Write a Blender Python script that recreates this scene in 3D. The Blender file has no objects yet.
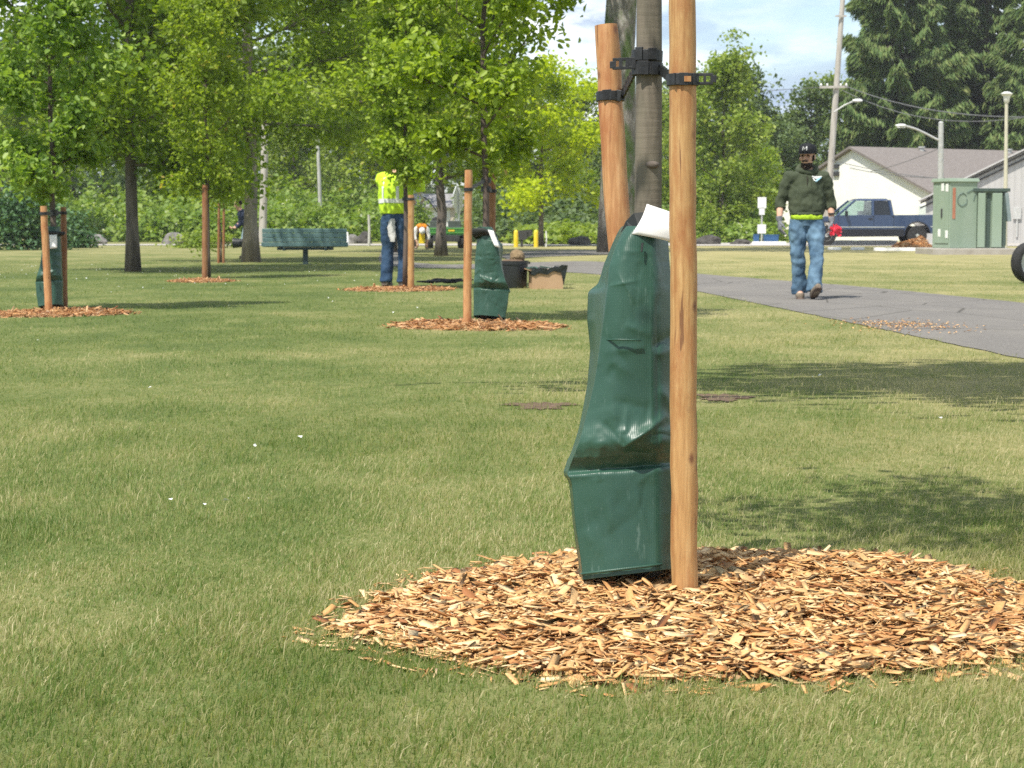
import bpy, bmesh, math, random
import numpy as np
from mathutils import Vector, Matrix, Euler
from math import sin, cos, pi, radians, sqrt, atan2, exp

SC = bpy.context.scene
COL = SC.collection
random.seed(7)
RNG = np.random.default_rng(7)

# ------------------------------------------------------------------ camera numbers
FPX, CX, CY, HOR, CAMH = 1900.0, 512.0, 384.0, 224.0, 0.88
PITCH = math.atan((CY - HOR) / FPX)

def ray(px, py):
    u, v = (px - CX) / FPX, (CY - py) / FPX
    return Vector((u, cos(PITCH) + v * sin(PITCH), -sin(PITCH) + v * cos(PITCH)))

def on_ground(px, py, z=0.0):
    r = ray(px, py)
    t = (z - CAMH) / r.z
    return Vector((r.x * t, r.y * t, z))

def at_depth(px, py, d):
    r = ray(px, py)
    t = d / r.y
    return Vector((r.x * t, d, CAMH + r.z * t))

# ------------------------------------------------------------------ node helpers
def new_mat(name):
    m = bpy.data.materials.new(name)
    m.use_nodes = True
    nt = m.node_tree
    nt.nodes.clear()
    return m, nt

def N(nt, t, **kw):
    n = nt.nodes.new(t)
    for k, v in kw.items():
        if k.startswith('i_'):
            key = k[2:]
            key = int(key) if key.isdigit() else key.replace('_', ' ')
            n.inputs[key].default_value = v
        else:
            setattr(n, k, v)
    return n

def L(nt, a, b):
    nt.links.new(a, b)

def rgba(c):
    return (c[0], c[1], c[2], 1.0)

def mixc(nt, fac, a, b, blend='MIX'):
    n = nt.nodes.new('ShaderNodeMix')
    n.data_type = 'RGBA'
    n.blend_type = blend
    for sock, val in ((0, fac), (6, a), (7, b)):
        if isinstance(val, bpy.types.NodeSocket):
            L(nt, val, n.inputs[sock])
        elif isinstance(val, (int, float)):
            n.inputs[sock].default_value = val
        else:
            n.inputs[sock].default_value = rgba(val)
    return n.outputs[2]

def math_n(nt, op, a, b=None, clamp=False):
    n = nt.nodes.new('ShaderNodeMath')
    n.operation = op
    n.use_clamp = clamp
    for i, val in enumerate((a, b)):
        if val is None:
            continue
        if isinstance(val, bpy.types.NodeSocket):
            L(nt, val, n.inputs[i])
        else:
            n.inputs[i].default_value = val
    return n.outputs[0]

def ramp(nt, fac, stops):
    n = nt.nodes.new('ShaderNodeValToRGB')
    els = n.color_ramp.elements
    while len(els) < len(stops):
        els.new(0.5)
    for e, (p, c) in zip(els, stops):
        e.position = p
        e.color = rgba(c) if len(c) == 3 else c
    L(nt, fac, n.inputs[0])
    return n.outputs[0]

def noise(nt, vec, scale, detail=4, rough=0.55, dist=0.0):
    n = N(nt, 'ShaderNodeTexNoise', i_Scale=scale, i_Detail=detail, i_Roughness=rough, i_Distortion=dist)
    if vec is not None:
        L(nt, vec, n.inputs['Vector'])
    return n.outputs[0]

def mapping(nt, vec, scale=(1, 1, 1), loc=(0, 0, 0)):
    n = nt.nodes.new('ShaderNodeMapping')
    n.inputs['Scale'].default_value = scale
    n.inputs['Location'].default_value = loc
    L(nt, vec, n.inputs['Vector'])
    return n.outputs[0]

def objco(nt):
    return nt.nodes.new('ShaderNodeTexCoord').outputs['Object']

def finish(nt, col, rough=0.7, metal=0.0, bump=None, bump_s=0.3, bump_d=0.01, spec=0.5, alpha=None, coat=0.0):
    b = N(nt, 'ShaderNodeBsdfPrincipled')
    if isinstance(col, bpy.types.NodeSocket):
        L(nt, col, b.inputs['Base Color'])
    else:
        b.inputs['Base Color'].default_value = rgba(col)
    if isinstance(rough, bpy.types.NodeSocket):
        L(nt, rough, b.inputs['Roughness'])
    else:
        b.inputs['Roughness'].default_value = rough
    b.inputs['Metallic'].default_value = metal
    b.inputs['Specular IOR Level'].default_value = spec
    b.inputs['Coat Weight'].default_value = coat
    if bump is not None:
        bn = N(nt, 'ShaderNodeBump', i_Strength=bump_s, i_Distance=bump_d)
        L(nt, bump, bn.inputs['Height'])
        L(nt, bn.outputs[0], b.inputs['Normal'])
    o = N(nt, 'ShaderNodeOutputMaterial')
    L(nt, b.outputs[0], o.inputs[0])
    return b

def nmat(name, c1, c2, scale=6.0, rough=0.7, stretch=(1, 1, 1), bump_s=0.25, bump_d=0.01, metal=0.0, lo=0.3, hi=0.7, spec=0.5, coat=0.0, detail=5):
    m, nt = new_mat(name)
    co = mapping(nt, objco(nt), stretch)
    f = noise(nt, co, scale, detail)
    c = ramp(nt, f, [(lo, c1), (hi, c2)])
    finish(nt, c, rough, metal, f, bump_s, bump_d, spec, coat=coat)
    return m

def leafmat(name, stops, trans=0.35, tcol=None, rough=0.5, spec=0.4):
    """foliage: one tone per leaf, part of the light passes through"""
    m, nt = new_mat(name)
    g = N(nt, 'ShaderNodeNewGeometry')
    pos = g.outputs['Position']
    f = noise(nt, pos, 1.9, 2)
    r = math_n(nt, 'MULTIPLY', g.outputs['Random Per Island'], 0.55)
    f = math_n(nt, 'MULTIPLY', math_n(nt, 'SUBTRACT', f, 0.5), 1.1)
    f = math_n(nt, 'ADD', math_n(nt, 'ADD', r, 0.34), f)
    c = ramp(nt, f, stops)
    p = N(nt, 'ShaderNodeBsdfPrincipled', i_Roughness=rough)
    p.inputs['Specular IOR Level'].default_value = spec
    L(nt, c, p.inputs['Base Color'])
    t = N(nt, 'ShaderNodeBsdfTranslucent')
    tc = mixc(nt, 1.0, c, tcol or (1.5, 1.55, 0.6), 'MULTIPLY')
    L(nt, tc, t.inputs[0])
    mx = N(nt, 'ShaderNodeMixShader', i_0=trans)
    L(nt, p.outputs[0], mx.inputs[1])
    L(nt, t.outputs[0], mx.inputs[2])
    o = N(nt, 'ShaderNodeOutputMaterial')
    L(nt, mx.outputs[0], o.inputs[0])
    return m

def lawn_colour(nt):
    """colour of the turf by its place in the park: greener left, drier right and far away"""
    g = N(nt, 'ShaderNodeNewGeometry')
    pos = g.outputs['Position']
    sx = N(nt, 'ShaderNodeSeparateXYZ')
    L(nt, pos, sx.inputs[0])
    big = noise(nt, mapping(nt, pos, (0.55, 0.30, 0)), 1.0, 4, 0.6)
    mid = noise(nt, mapping(nt, pos, (2.1, 1.3, 0), (3, 8, 0)), 1.0, 5, 0.65)
    x_t = N(nt, 'ShaderNodeMapRange', i_1=-2.5, i_2=2.5, i_3=-0.13, i_4=0.12)
    L(nt, sx.outputs[0], x_t.inputs[0])
    y_t = N(nt, 'ShaderNodeMapRange', i_1=30.0, i_2=60.0, i_3=0.0, i_4=0.27)
    L(nt, sx.outputs[1], y_t.inputs[0])
    a = math_n(nt, 'MULTIPLY', big, 0.82)
    b = math_n(nt, 'MULTIPLY', mid, 0.62)
    s = math_n(nt, 'SUBTRACT', math_n(nt, 'ADD', a, b), 0.075)
    s = math_n(nt, 'ADD', s, x_t.outputs[0])
    s = math_n(nt, 'ADD', s, y_t.outputs[0])
    # mowing stripes, faint
    w = N(nt, 'ShaderNodeTexWave', i_Scale=0.11, i_Distortion=1.2, i_Detail=1.0, bands_direction='Y')
    L(nt, mapping(nt, pos, (0.25, 1, 0)), w.inputs[0])
    s = math_n(nt, 'ADD', s, math_n(nt, 'MULTIPLY', w.outputs[1], 0.07))
    return s, g

# ------------------------------------------------------------------ object helpers
def tag(o, label=None, cat=None, group=None, kind=None):
    if label: o['label'] = label
    if cat: o['category'] = cat
    if group: o['group'] = group
    if kind: o['kind'] = kind
    return o

def thing(name, label, cat, loc=(0, 0, 0), rz=0.0, group=None):
    o = bpy.data.objects.new(name, None)
    o.empty_display_size = 0.2
    COL.objects.link(o)
    o.location = loc
    o.rotation_euler = (0, 0, rz)
    return tag(o, label, cat, group)

def copy_tree(root, label, loc, rz=None, scale=None, group=None):
    def cp(o, parent):
        c = o.copy()
        COL.objects.link(c)
        if parent is not None:
            c.parent = parent
        for ch in list(o.children):
            cp(ch, c)
        return c
    r = cp(root, None)
    r.location = loc
    if rz is not None:
        r.rotation_euler = (0, 0, rz)
    if scale is not None:
        r.scale = scale
    r['label'] = label
    if group: r['group'] = group
    return r

class MB:
    """collects primitives into one mesh"""
    def __init__(self):
        self.v, self.f, self.mi, self.m = [], [], [], 0
    def add(self, vs, fs):
        o = len(self.v)
        self.v += [tuple(p) for p in vs]
        self.f += [tuple(i + o for i in q) for q in fs]
        self.mi += [self.m] * len(fs)
        return self
    def box(self, c, s, rot=None, taper=None):
        x, y, z = s[0] / 2, s[1] / 2, s[2] / 2
        tx, ty = taper or (1, 1)
        vs = [(-x, -y, -z), (x, -y, -z), (x, y, -z), (-x, y, -z), (-x * tx, -y * ty, z), (x * tx, -y * ty, z), (x * tx, y * ty, z), (-x * tx, y * ty, z)]
        if rot is not None:
            R = Euler(rot).to_matrix()
            vs = [R @ Vector(p) for p in vs]
        vs = [(p[0] + c[0], p[1] + c[1], p[2] + c[2]) for p in vs]
        return self.add(vs, [(0, 3, 2, 1), (4, 5, 6, 7), (0, 1, 5, 4), (1, 2, 6, 5), (2, 3, 7, 6), (3, 0, 4, 7)])
    def tube(self, pts, rad, n=8, caps=True, ell=None, ref=None, closed=False):
        """pts: list of points; rad: number or list; ell: (a, b) factors or list of them; ref fixes the first ellipse axis"""
        P = [Vector(p) for p in pts]
        k = len(P)
        R = rad if isinstance(rad, (list, tuple)) else [rad] * k
        E = ell if isinstance(ell, list) else [ell or (1, 1)] * k
        rings = []
        prev = Vector(ref) if ref else None
        for i in range(k):
            if closed:
                t = P[(i + 1) % k] - P[(i - 1) % k]
            else:
                t = P[min(i + 1, k - 1)] - P[max(i - 1, 0)]
            t = t.normalized() if t.length > 1e-9 else Vector((0, 0, 1))
            if prev is None:
                prev = Vector((1, 0, 0)) if abs(t.x) < 0.9 else Vector((0, 1, 0))
            a = (prev - t * prev.dot(t))
            a = a.normalized() if a.length > 1e-6 else t.orthogonal().normalized()
            b = t.cross(a)
            if ref is None:
                prev = a
            rings.append([P[i] + a * (cos(2 * pi * j / n) * R[i] * E[i][0]) + b * (sin(2 * pi * j / n) * R[i] * E[i][1]) for j in range(n)])
        vs = [p for r in rings for p in r]
        fs = []
        for i in range(k if closed else k - 1):
            i2 = (i + 1) % k
            for j in range(n):
                j2 = (j + 1) % n
                fs.append((i * n + j, i * n + j2, i2 * n + j2, i2 * n + j))
        if caps and not closed:
            fs.append(tuple(range(n - 1, -1, -1)))
            fs.append(tuple((k - 1) * n + j for j in range(n)))
        return self.add(vs, fs)
    def lathe(self, prof, c=(0, 0, 0), n=24, axis='z', cap=True):
        vs, fs = [], []
        for (r, h) in prof:
            for j in range(n):
                a = 2 * pi * j / n
                if axis == 'z': p = (r * cos(a), r * sin(a), h)
                elif axis == 'y': p = (r * cos(a), h, r * sin(a))
                else: p = (h, r * cos(a), r * sin(a))
                vs.append((p[0] + c[0], p[1] + c[1], p[2] + c[2]))
        k = len(prof)
        for i in range(k - 1):
            for j in range(n):
                j2 = (j + 1) % n
                fs.append((i * n + j, i * n + j2, (i + 1) * n + j2, (i + 1) * n + j))
        if cap:
            fs.append(tuple(range(n - 1, -1, -1)))
            fs.append(tuple((k - 1) * n + j for j in range(n)))
        return self.add(vs, fs)
    def prism(self, poly, y0, y1, axis='y'):
        """poly of (a, b): axis y -> (a, y, b); x -> (x, a, b); z -> (a, b, z)"""
        def mk(p, h):
            return (p[0], h, p[1]) if axis == 'y' else ((h, p[0], p[1]) if axis == 'x' else (p[0], p[1], h))
        k = len(poly)
        vs = [mk(p, y0) for p in poly] + [mk(p, y1) for p in poly]
        fs = [tuple(range(k)), tuple(range(2 * k - 1, k - 1, -1))]
        for i in range(k):
            j = (i + 1) % k
            fs.append((j, i, i + k, j + k))
        return self.add(vs, fs)
    def ellipsoid(self, c, r, nu=14, nv=9):
        vs, fs = [], []
        for i in range(1, nv):
            th = pi * i / nv
            for j in range(nu):
                a = 2 * pi * j / nu
                vs.append((c[0] + r[0] * sin(th) * cos(a), c[1] + r[1] * sin(th) * sin(a), c[2] + r[2] * cos(th)))
        top, bot = len(vs), len(vs) + 1
        vs += [(c[0], c[1], c[2] + r[2]), (c[0], c[1], c[2] - r[2])]
        for i in range(nv - 2):
            for j in range(nu):
                j2 = (j + 1) % nu
                fs.append((i * nu + j, (i + 1) * nu + j, (i + 1) * nu + j2, i * nu + j2))
        for j in range(nu):
            j2 = (j + 1) % nu
            fs.append((top, j, j2))
            fs.append((bot, (nv - 2) * nu + j2, (nv - 2) * nu + j))
        return self.add(vs, fs)
    def mesh(self, name, mats, smooth=False, fix=True):
        me = bpy.data.meshes.new(name)
        me.from_pydata(self.v, [], self.f)
        for m in (mats if isinstance(mats, (list, tuple)) else [mats]):
            me.materials.append(m)
        if self.m:
            me.polygons.foreach_set('material_index', self.mi)
        if fix:
            bm = bmesh.new()
            bm.from_mesh(me)
            bmesh.ops.recalc_face_normals(bm, faces=bm.faces[:])
            bm.to_mesh(me)
            bm.free()
        if smooth:
            me.polygons.foreach_set('use_smooth', [True] * len(me.polygons))
        me.update()
        return me
    def build(self, name, mats, parent=None, smooth=False, bevel=0.0, loc=None, angle=None, fix=True, segs=2):
        o = bpy.data.objects.new(name, self.mesh(name, mats, smooth, fix))
        COL.objects.link(o)
        if parent is not None: o.parent = parent
        if loc is not None: o.location = loc
        if bevel:
            b = o.modifiers.new('bevel', 'BEVEL')
            b.width, b.segments, b.limit_method, b.angle_limit = bevel, segs, 'ANGLE', radians(35)
        if angle:
            o.data.polygons.foreach_set('use_smooth', [True] * len(o.data.polygons))
            e = o.modifiers.new('edges', 'EDGE_SPLIT')
            e.split_angle = radians(angle)
        return o

def np_mesh(name, verts, faces_list, mat, smooth=False):
    """faces_list: list of int arrays (n, k)"""
    me = bpy.data.meshes.new(name)
    verts = np.ascontiguousarray(verts, np.float32)
    me.vertices.add(len(verts))
    me.vertices.foreach_set('co', verts.ravel())
    tot = np.concatenate([np.full(len(f), f.shape[1], np.int32) for f in faces_list])
    idx = np.concatenate([f.ravel() for f in faces_list]).astype(np.int32)
    start = np.concatenate([[0], np.cumsum(tot)[:-1]]).astype(np.int32)
    me.loops.add(len(idx))
    me.loops.foreach_set('vertex_index', idx)
    me.polygons.add(len(tot))
    me.polygons.foreach_set('loop_start', start)
    me.polygons.foreach_set('loop_total', tot)
    if smooth:
        me.polygons.foreach_set('use_smooth', np.ones(len(tot), bool))
    me.materials.append(mat)
    me.update(calc_edges=True)
    me.validate()
    return me

def link(name, me, parent=None, loc=None):
    o = bpy.data.objects.new(name, me)
    COL.objects.link(o)
    if parent is not None: o.parent = parent
    if loc is not None: o.location = loc
    return o

def unit(a):
    return a / np.maximum(np.linalg.norm(a, axis=1, keepdims=True), 1e-9)

# ------------------------------------------------------------------ foliage
def leaf_mesh(name, C, size, mat, rng, up=0.6, out=None, droop=0.35, aspect=0.62, detailed=False, jitter=0.35):
    """one folded leaf per row of C"""
    n = len(C)
    s = size * (1 + jitter * rng.uniform(-1, 1, (n, 1)))
    nor = rng.normal(size=(n, 3)); nor[:, 2] += up * 2.2
    nor = unit(nor)
    d = rng.normal(size=(n, 3)); d[:, 2] -= droop * 2
    if out is not None:
        d += out * 0.9
    d = d - nor * np.sum(d * nor, axis=1, keepdims=True)
    d = unit(d)
    w = np.cross(nor, d)
    fold = nor * s * 0.13
    if detailed:
        pts = [C - d * s * 0.5, C + d * s * 0.5,
               C - d * s * 0.22 + w * s * aspect * 0.48 + fold, C + d * s * 0.18 + w * s * aspect * 0.42 + fold,
               C - d * s * 0.22 - w * s * aspect * 0.48 + fold, C + d * s * 0.18 - w * s * aspect * 0.42 + fold]
        V = np.stack(pts, 1).reshape(-1, 3)
        b = np.arange(n)[:, None] * 6
        F = np.concatenate([b + np.array([[0, 1, 3, 2]]), b + np.array([[0, 4, 5, 1]])])
        return np_mesh(name, V, [F], mat)
    pts = [C - d * s * 0.5, C + w * s * aspect * 0.5 + fold, C + d * s * 0.5, C - w * s * aspect * 0.5 + fold]
    V = np.stack(pts, 1).reshape(-1, 3)
    b = np.arange(n)[:, None] * 4
    F = np.concatenate([b + np.array([[0, 2, 1]]), b + np.array([[0, 3, 2]])])
    return np_mesh(name, V, [F], mat)

def tree_parts(seed, H, zb, R, trunk_r, nprim, nsec, nleaf, leaf, clus, bark, leaves, shape='oval', lean=(0, 0), rise=(0.25, 0.9), up=0.5, droop=0.35,
               detailed=False, trunk_n=9, fork=None, flare=1.25, aspect=0.62, wob=0.012, top_r=0.12, limb_r=0.38, inner=True, fill=0.0):
    """returns (trunk mesh, crown mesh); local origin at the trunk's foot"""
    rng = np.random.default_rng(seed)
    rnd = random.Random(seed)
    mb = MB()
    k = 12
    path, rads = [], []
    for i in range(k + 1):
        t = i / k
        path.append(Vector((lean[0] * t * H + rnd.uniform(-1, 1) * wob * H * (t > 0.1), lean[1] * t * H + rnd.uniform(-1, 1) * wob * H * (t > 0.1), t * H * 0.97)))
        rads.append(trunk_r * ((1 - t) ** 0.75 * (1 - top_r) + top_r) * (1 + (flare - 1) * exp(-t * H / (trunk_r * 1.6))))
    mb.tube(path, rads, trunk_n)
    def on_trunk(z):
        t = min(max(z / (H * 0.97), 0), 1) * k
        i = min(int(t), k - 1)
        return path[i].lerp(path[i + 1], t - i), rads[i] + (rads[i + 1] - rads[i]) * (t - i)
    def prof(t):
        if shape == 'oval': return max(0.12, sin(pi * (0.16 + 0.80 * t)) ** 0.75)
        if shape == 'cone': return max(0.10, (1 - t) ** 0.8 * (0.55 + 0.45 * min(1, t * 5)))
        if shape == 'round': return max(0.2, sin(pi * (0.22 + 0.70 * t)) ** 0.6)
        if shape == 'column': return max(0.15, min(1, 0.55 + 2 * t) * (1 - t ** 3))
        return 1.0
    cen, dirs = [], []
    az = rnd.uniform(0, 6)
    for i in range(nprim):
        t = (i + rnd.random() * 0.8) / nprim
        z = zb + (H * 0.97 - zb) * t * 0.96
        p, r = on_trunk(max(z - 0.12 * R, zb * 0.9))
        az += 2.4 + rnd.uniform(-0.35, 0.35)
        Ln = R * prof(t) * rnd.uniform(0.72, 1.12)
        el = rise[0] + (rise[1] - rise[0]) * t + rnd.uniform(-0.15, 0.15)
        d = Vector((cos(az) * cos(el), sin(az) * cos(el), sin(el)))
        pts, rr = [p.copy()], [r * limb_r + 0.002]
        q = p.copy()
        for j in range(1, 6):
            d = (d + Vector((rnd.uniform(-.16, .16), rnd.uniform(-.16, .16), rnd.uniform(-.12, .16)))).normalized()
            q = q + d * Ln / (5 * max(cos(el), 0.5))
            pts.append(q.copy()); rr.append((r * limb_r) * (1 - j / 5.6) + 0.002)
        mb.tube(pts, rr, 5, caps=False)
        for j in ((1, 2, 3, 4, 5) if inner else (3, 4, 5)):
            cen.append(pts[j]); dirs.append(d)
        for s in range(nsec):
            j = rnd.choice((1, 2, 2, 3, 3, 4))
            f = rnd.random()
            b = pts[j].lerp(pts[j + 1], f)
            d2 = (pts[j + 1] - pts[j]).normalized()
            d2 = (d2 + Vector((rnd.uniform(-1, 1), rnd.uniform(-1, 1), rnd.uniform(-.55, .7)))).normalized()
            L2 = Ln * rnd.uniform(0.28, 0.5)
            e1 = b + d2 * L2 * 0.5 + Vector((0, 0, 0.03 * L2))
            e2 = b + d2 * L2 + Vector((0, 0, -0.04 * L2))
            mb.tube([b, e1, e2], [rr[j] * 0.5 + .001, rr[j] * 0.3 + .001, 0.0015], 4, caps=False)
            cen += [e1, e2]; dirs += [d2, d2]
    C = np.array([tuple(c) for c in cen]); D = np.array([tuple(c) for c in dirs])
    wts = np.exp(rng.normal(0, 0.75, len(C))); wts /= wts.sum()
    pick = rng.choice(len(C), nleaf, p=wts)
    off = rng.normal(size=(nleaf, 3)) * clus * np.array([1, 1, 0.72])
    P = C[pick] + off
    if fill:
        m = int(nleaf * fill)
        q = rng.uniform(0.15, 1.0, (m, 1)) ** 0.7
        P[:m, :2] = P[:m, :2] * q
    cro = leaf_mesh('crown', P, leaf, leaves, rng, up, D[pick], droop, aspect, detailed)
    tr = mb.mesh('trunk', bark, smooth=True, fix=False)
    return tr, cro

def bush_mesh(name, seed, w, d, h, nclump, nleaf, leaf, mat, clus=0.22, up=0.5, aspect=0.6, low=0.0):
    rng = np.random.default_rng(seed)
    a = rng.uniform(0, 2 * pi, nclump)
    r = np.sqrt(rng.uniform(0, 1, nclump))
    zz = rng.uniform(low, 1, nclump)
    lim = np.sqrt(np.maximum(0.06, 1 - zz ** 2.2))
    C = np.stack([np.cos(a) * r * lim * w / 2, np.sin(a) * r * lim * d / 2, zz * h * rng.uniform(0.75, 1.05, nclump)], 1)
    wts = rng.uniform(0.4, 1.6, nclump); wts /= wts.sum()
    pick = rng.choice(nclump, nleaf, p=wts)
    P = C[pick] + rng.normal(size=(nleaf, 3)) * clus * np.array([w, d, h]) * 0.5
    P[:, 2] = np.abs(P[:, 2])
    return leaf_mesh(name, P, leaf, mat, rng, up, None, 0.1, aspect)
# ------------------------------------------------------------------ materials
BARK_GREY = nmat('bark_grey', (0.20, 0.165, 0.13), (0.075, 0.06, 0.048), 9, 0.9, (1, 1, 0.22), 0.6, 0.02)
BARK_DARK = nmat('bark_dark', (0.19, 0.155, 0.125), (0.062, 0.05, 0.042), 10, 0.9, (1, 1, 0.2), 0.6, 0.02)
BARK_PALE = nmat('bark_pale', (0.36, 0.31, 0.245), (0.12, 0.10, 0.08), 5, 0.9, (1, 1, 0.4), 0.5, 0.02)
BARK_RED = nmat('bark_red', (0.15, 0.11, 0.085), (0.06, 0.045, 0.038), 9, 0.85, (1, 1, 0.2), 0.4, 0.01)

def mossy_bark():
    m, nt = new_mat('bark_mossy')
    co = objco(nt)
    f = noise(nt, mapping(nt, co, (1, 1, 0.35)), 4.5, 8, 0.7)
    c = ramp(nt, f, [(0.34, (0.075, 0.066, 0.056)), (0.5, (0.19, 0.17, 0.145)), (0.62, (0.34, 0.32, 0.285))])
    f2 = noise(nt, mapping(nt, co, (1, 1, 0.5), (5, 2, 1)), 1.6, 6, 0.65)
    c = mixc(nt, ramp(nt, f2, [(0.5, (0, 0, 0)), (0.62, (1, 1, 1))]), c, (0.07, 0.11, 0.025))
    finish(nt, c, 0.95, 0, f, 0.8, 0.08)
    return m
BARK_MOSS = mossy_bark()

def smooth_bark():
    """young trunk: grey brown, fine cross lines and lenticels"""
    m, nt = new_mat('bark_young')
    co = objco(nt)
    a = noise(nt, mapping(nt, co, (1, 1, 0.16)), 55, 5, 0.6)
    b = noise(nt, mapping(nt, co, (0.3, 0.3, 3.0)), 26, 4, 0.6)
    c = ramp(nt, a, [(0.3, (0.080, 0.064, 0.048)), (0.62, (0.170, 0.138, 0.104))])
    c = mixc(nt, ramp(nt, b, [(0.56, (0, 0, 0)), (0.72, (0.38, 0.38, 0.38))]), c, (0.085, 0.065, 0.05))
    big = noise(nt, mapping(nt, co, (1, 1, 0.5)), 7, 3)
    c = mixc(nt, ramp(nt, big, [(0.42, (0, 0, 0)), (0.7, (0.45, 0.45, 0.45))]), c, (0.17, 0.165, 0.11))
    finish(nt, c, 0.8, 0, b, 0.35, 0.004)
    return m
BARK_YOUNG = smooth_bark()

def stake_wood(name, hue=(1, 1, 1), dark=0.0):
    """peeled round pole: long grain, rusty blotches, a few knots and checks"""
    m, nt = new_mat(name)
    co = objco(nt)
    g1 = noise(nt, mapping(nt, co, (1, 1, 0.05)), 110, 7, 0.7)
    g2 = noise(nt, mapping(nt, co, (1.6, 1.6, 0.5)), 8, 6, 0.68)
    k = 1 - dark
    h = lambda c: (c[0] * hue[0] * k, c[1] * hue[1] * k, c[2] * hue[2] * k)
    c = ramp(nt, g1, [(0.34, h((0.34, 0.165, 0.064))), (0.5, h((0.465, 0.25, 0.105))), (0.66, h((0.56, 0.335, 0.16)))])
    c = mixc(nt, ramp(nt, g2, [(0.46, (0, 0, 0)), (0.66, (0.85, 0.85, 0.85))]), c, h((0.31, 0.105, 0.034)))
    v = N(nt, 'ShaderNodeTexVoronoi', i_Scale=9.0)
    L(nt, mapping(nt, co, (1.6, 1.6, 1.0), (0.31, 0.12, 0.77)), v.inputs['Vector'])
    c = mixc(nt, ramp(nt, v.outputs[0], [(0.05, (0.85, 0.85, 0.85)), (0.15, (0, 0, 0))]), c, h((0.17, 0.062, 0.028)))
    chk = noise(nt, mapping(nt, co, (1, 1, 0.06), (3, 1, 0)), 42, 3, 0.7)
    c = mixc(nt, ramp(nt, chk, [(0.64, (0, 0, 0)), (0.68, (0.85, 0.85, 0.85))]), c, h((0.16, 0.06, 0.025)))
    finish(nt, c, 0.62, 0, g1, 0.25, 0.002)
    return m
STAKE = stake_wood('stake_wood', (0.97, 1.03, 0.93))
STAKE_PALE = stake_wood('stake_wood_pale', (1.08, 1.04, 1.02))  # slightly paler tint of the same peeled wood
STAKE_RED = stake_wood('stake_wood_rusty', (0.62, 0.54, 0.53))

def chip_mat(name='wood_chips', k=(1, 1, 1)):
    m, nt = new_mat(name)
    g = N(nt, 'ShaderNodeNewGeometry')
    c = ramp(nt, g.outputs['Random Per Island'], [(0.0, (0.26, 0.11, 0.04)), (0.06, (0.38, 0.18, 0.065)), (0.18, (0.49, 0.285, 0.115)), (0.45, (0.58, 0.375, 0.165)), (0.75, (0.66, 0.47, 0.25)), (0.97, (0.74, 0.60, 0.38)), (1.0, (0.80, 0.70, 0.5))])
    c = mixc(nt, 1.0, c, k, 'MULTIPLY')
    big = noise(nt, g.outputs['Position'], 4.5, 3)
    c = mixc(nt, ramp(nt, big, [(0.52, (0, 0, 0)), (0.7, (0.55, 0.55, 0.55))]), c, (0.46, 0.19, 0.06))
    f = noise(nt, mapping(nt, g.outputs['Position'], (1, 1, 1)), 190, 3)
    c = mixc(nt, 0.5, c, ramp(nt, f, [(0.3, (0.62, 0.58, 0.54)), (0.7, (1, 1, 1))]), 'MULTIPLY')
    finish(nt, c, 0.75, 0, f, 0.3, 0.002)
    return m
CHIPS = chip_mat('wood_chips', (1.10, 0.98, 0.83))
CHIPS_OLD = chip_mat('wood_chips_old', (0.86, 0.68, 0.56))

def vinyl():
    """coated woven plastic of the watering bags: glossy with fine ribs"""
    m, nt = new_mat('bag_vinyl')
    co = objco(nt)
    big = noise(nt, co, 5, 3)
    c = ramp(nt, big, [(0.3, (0.022, 0.064, 0.043)), (0.7, (0.034, 0.088, 0.060))])
    w = N(nt, 'ShaderNodeTexWave', i_Scale=78.0, i_Distortion=0.6, i_Detail=1.0, bands_direction='X')
    L(nt, co, w.inputs[0])
    w2 = N(nt, 'ShaderNodeTexWave', i_Scale=90.0, i_Distortion=0.6, i_Detail=1.0, bands_direction='Z')
    L(nt, co, w2.inputs[0])
    cr = noise(nt, mapping(nt, co, (1, 1, 0.6)), 7, 3, 0.5, 0.8)
    hgt = math_n(nt, 'ADD', math_n(nt, 'MULTIPLY', math_n(nt, 'ADD', w.outputs[1], math_n(nt, 'MULTIPLY', w2.outputs[1], 0.25)), 0.045), cr)
    # scuffs
    sc = noise(nt, mapping(nt, co, (18, 18, 3)), 3.0, 5, 0.75)
    c = mixc(nt, ramp(nt, sc, [(0.60, (0, 0, 0)), (0.74, (0.45, 0.45, 0.45))]), c, (0.16, 0.24, 0.205))
    finish(nt, c, math_n(nt, 'ADD', math_n(nt, 'MULTIPLY', sc, 0.26), 0.25), 0, hgt, 0.40, 0.009, 0.42)
    return m
VINYL = vinyl()
VINYL_IN = nmat('bag_lining', (0.008, 0.010, 0.009), (0.016, 0.018, 0.017), 8, 0.7)
PAPER = nmat('paper_tag', (0.78, 0.77, 0.74), (0.86, 0.85, 0.83), 5, 0.6)
BLACK_PLASTIC = nmat('black_plastic', (0.010, 0.011, 0.013), (0.028, 0.028, 0.03), 30, 0.5)
BLACK_POT = nmat('pot_plastic', (0.016, 0.018, 0.021), (0.034, 0.037, 0.042), 4, 0.42)
SOIL = nmat('soil', (0.075, 0.045, 0.027), (0.17, 0.11, 0.065), 22, 0.95, bump_s=0.9, bump_d=0.03)
CARDBOARD = nmat('cardboard', (0.40, 0.25, 0.14), (0.47, 0.31, 0.18), 3, 0.8)
BENCH_PAINT = nmat('bench_paint', (0.115, 0.205, 0.20), (0.155, 0.255, 0.245), 4, 0.55, (0.3, 1, 1))
BENCH_IRON = nmat('bench_iron', (0.02, 0.045, 0.045), (0.035, 0.06, 0.06), 8, 0.5)
ROCK = nmat('rock', (0.10, 0.095, 0.088), (0.27, 0.25, 0.23), 3, 0.95, bump_s=0.8, bump_d=0.08)
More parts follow.
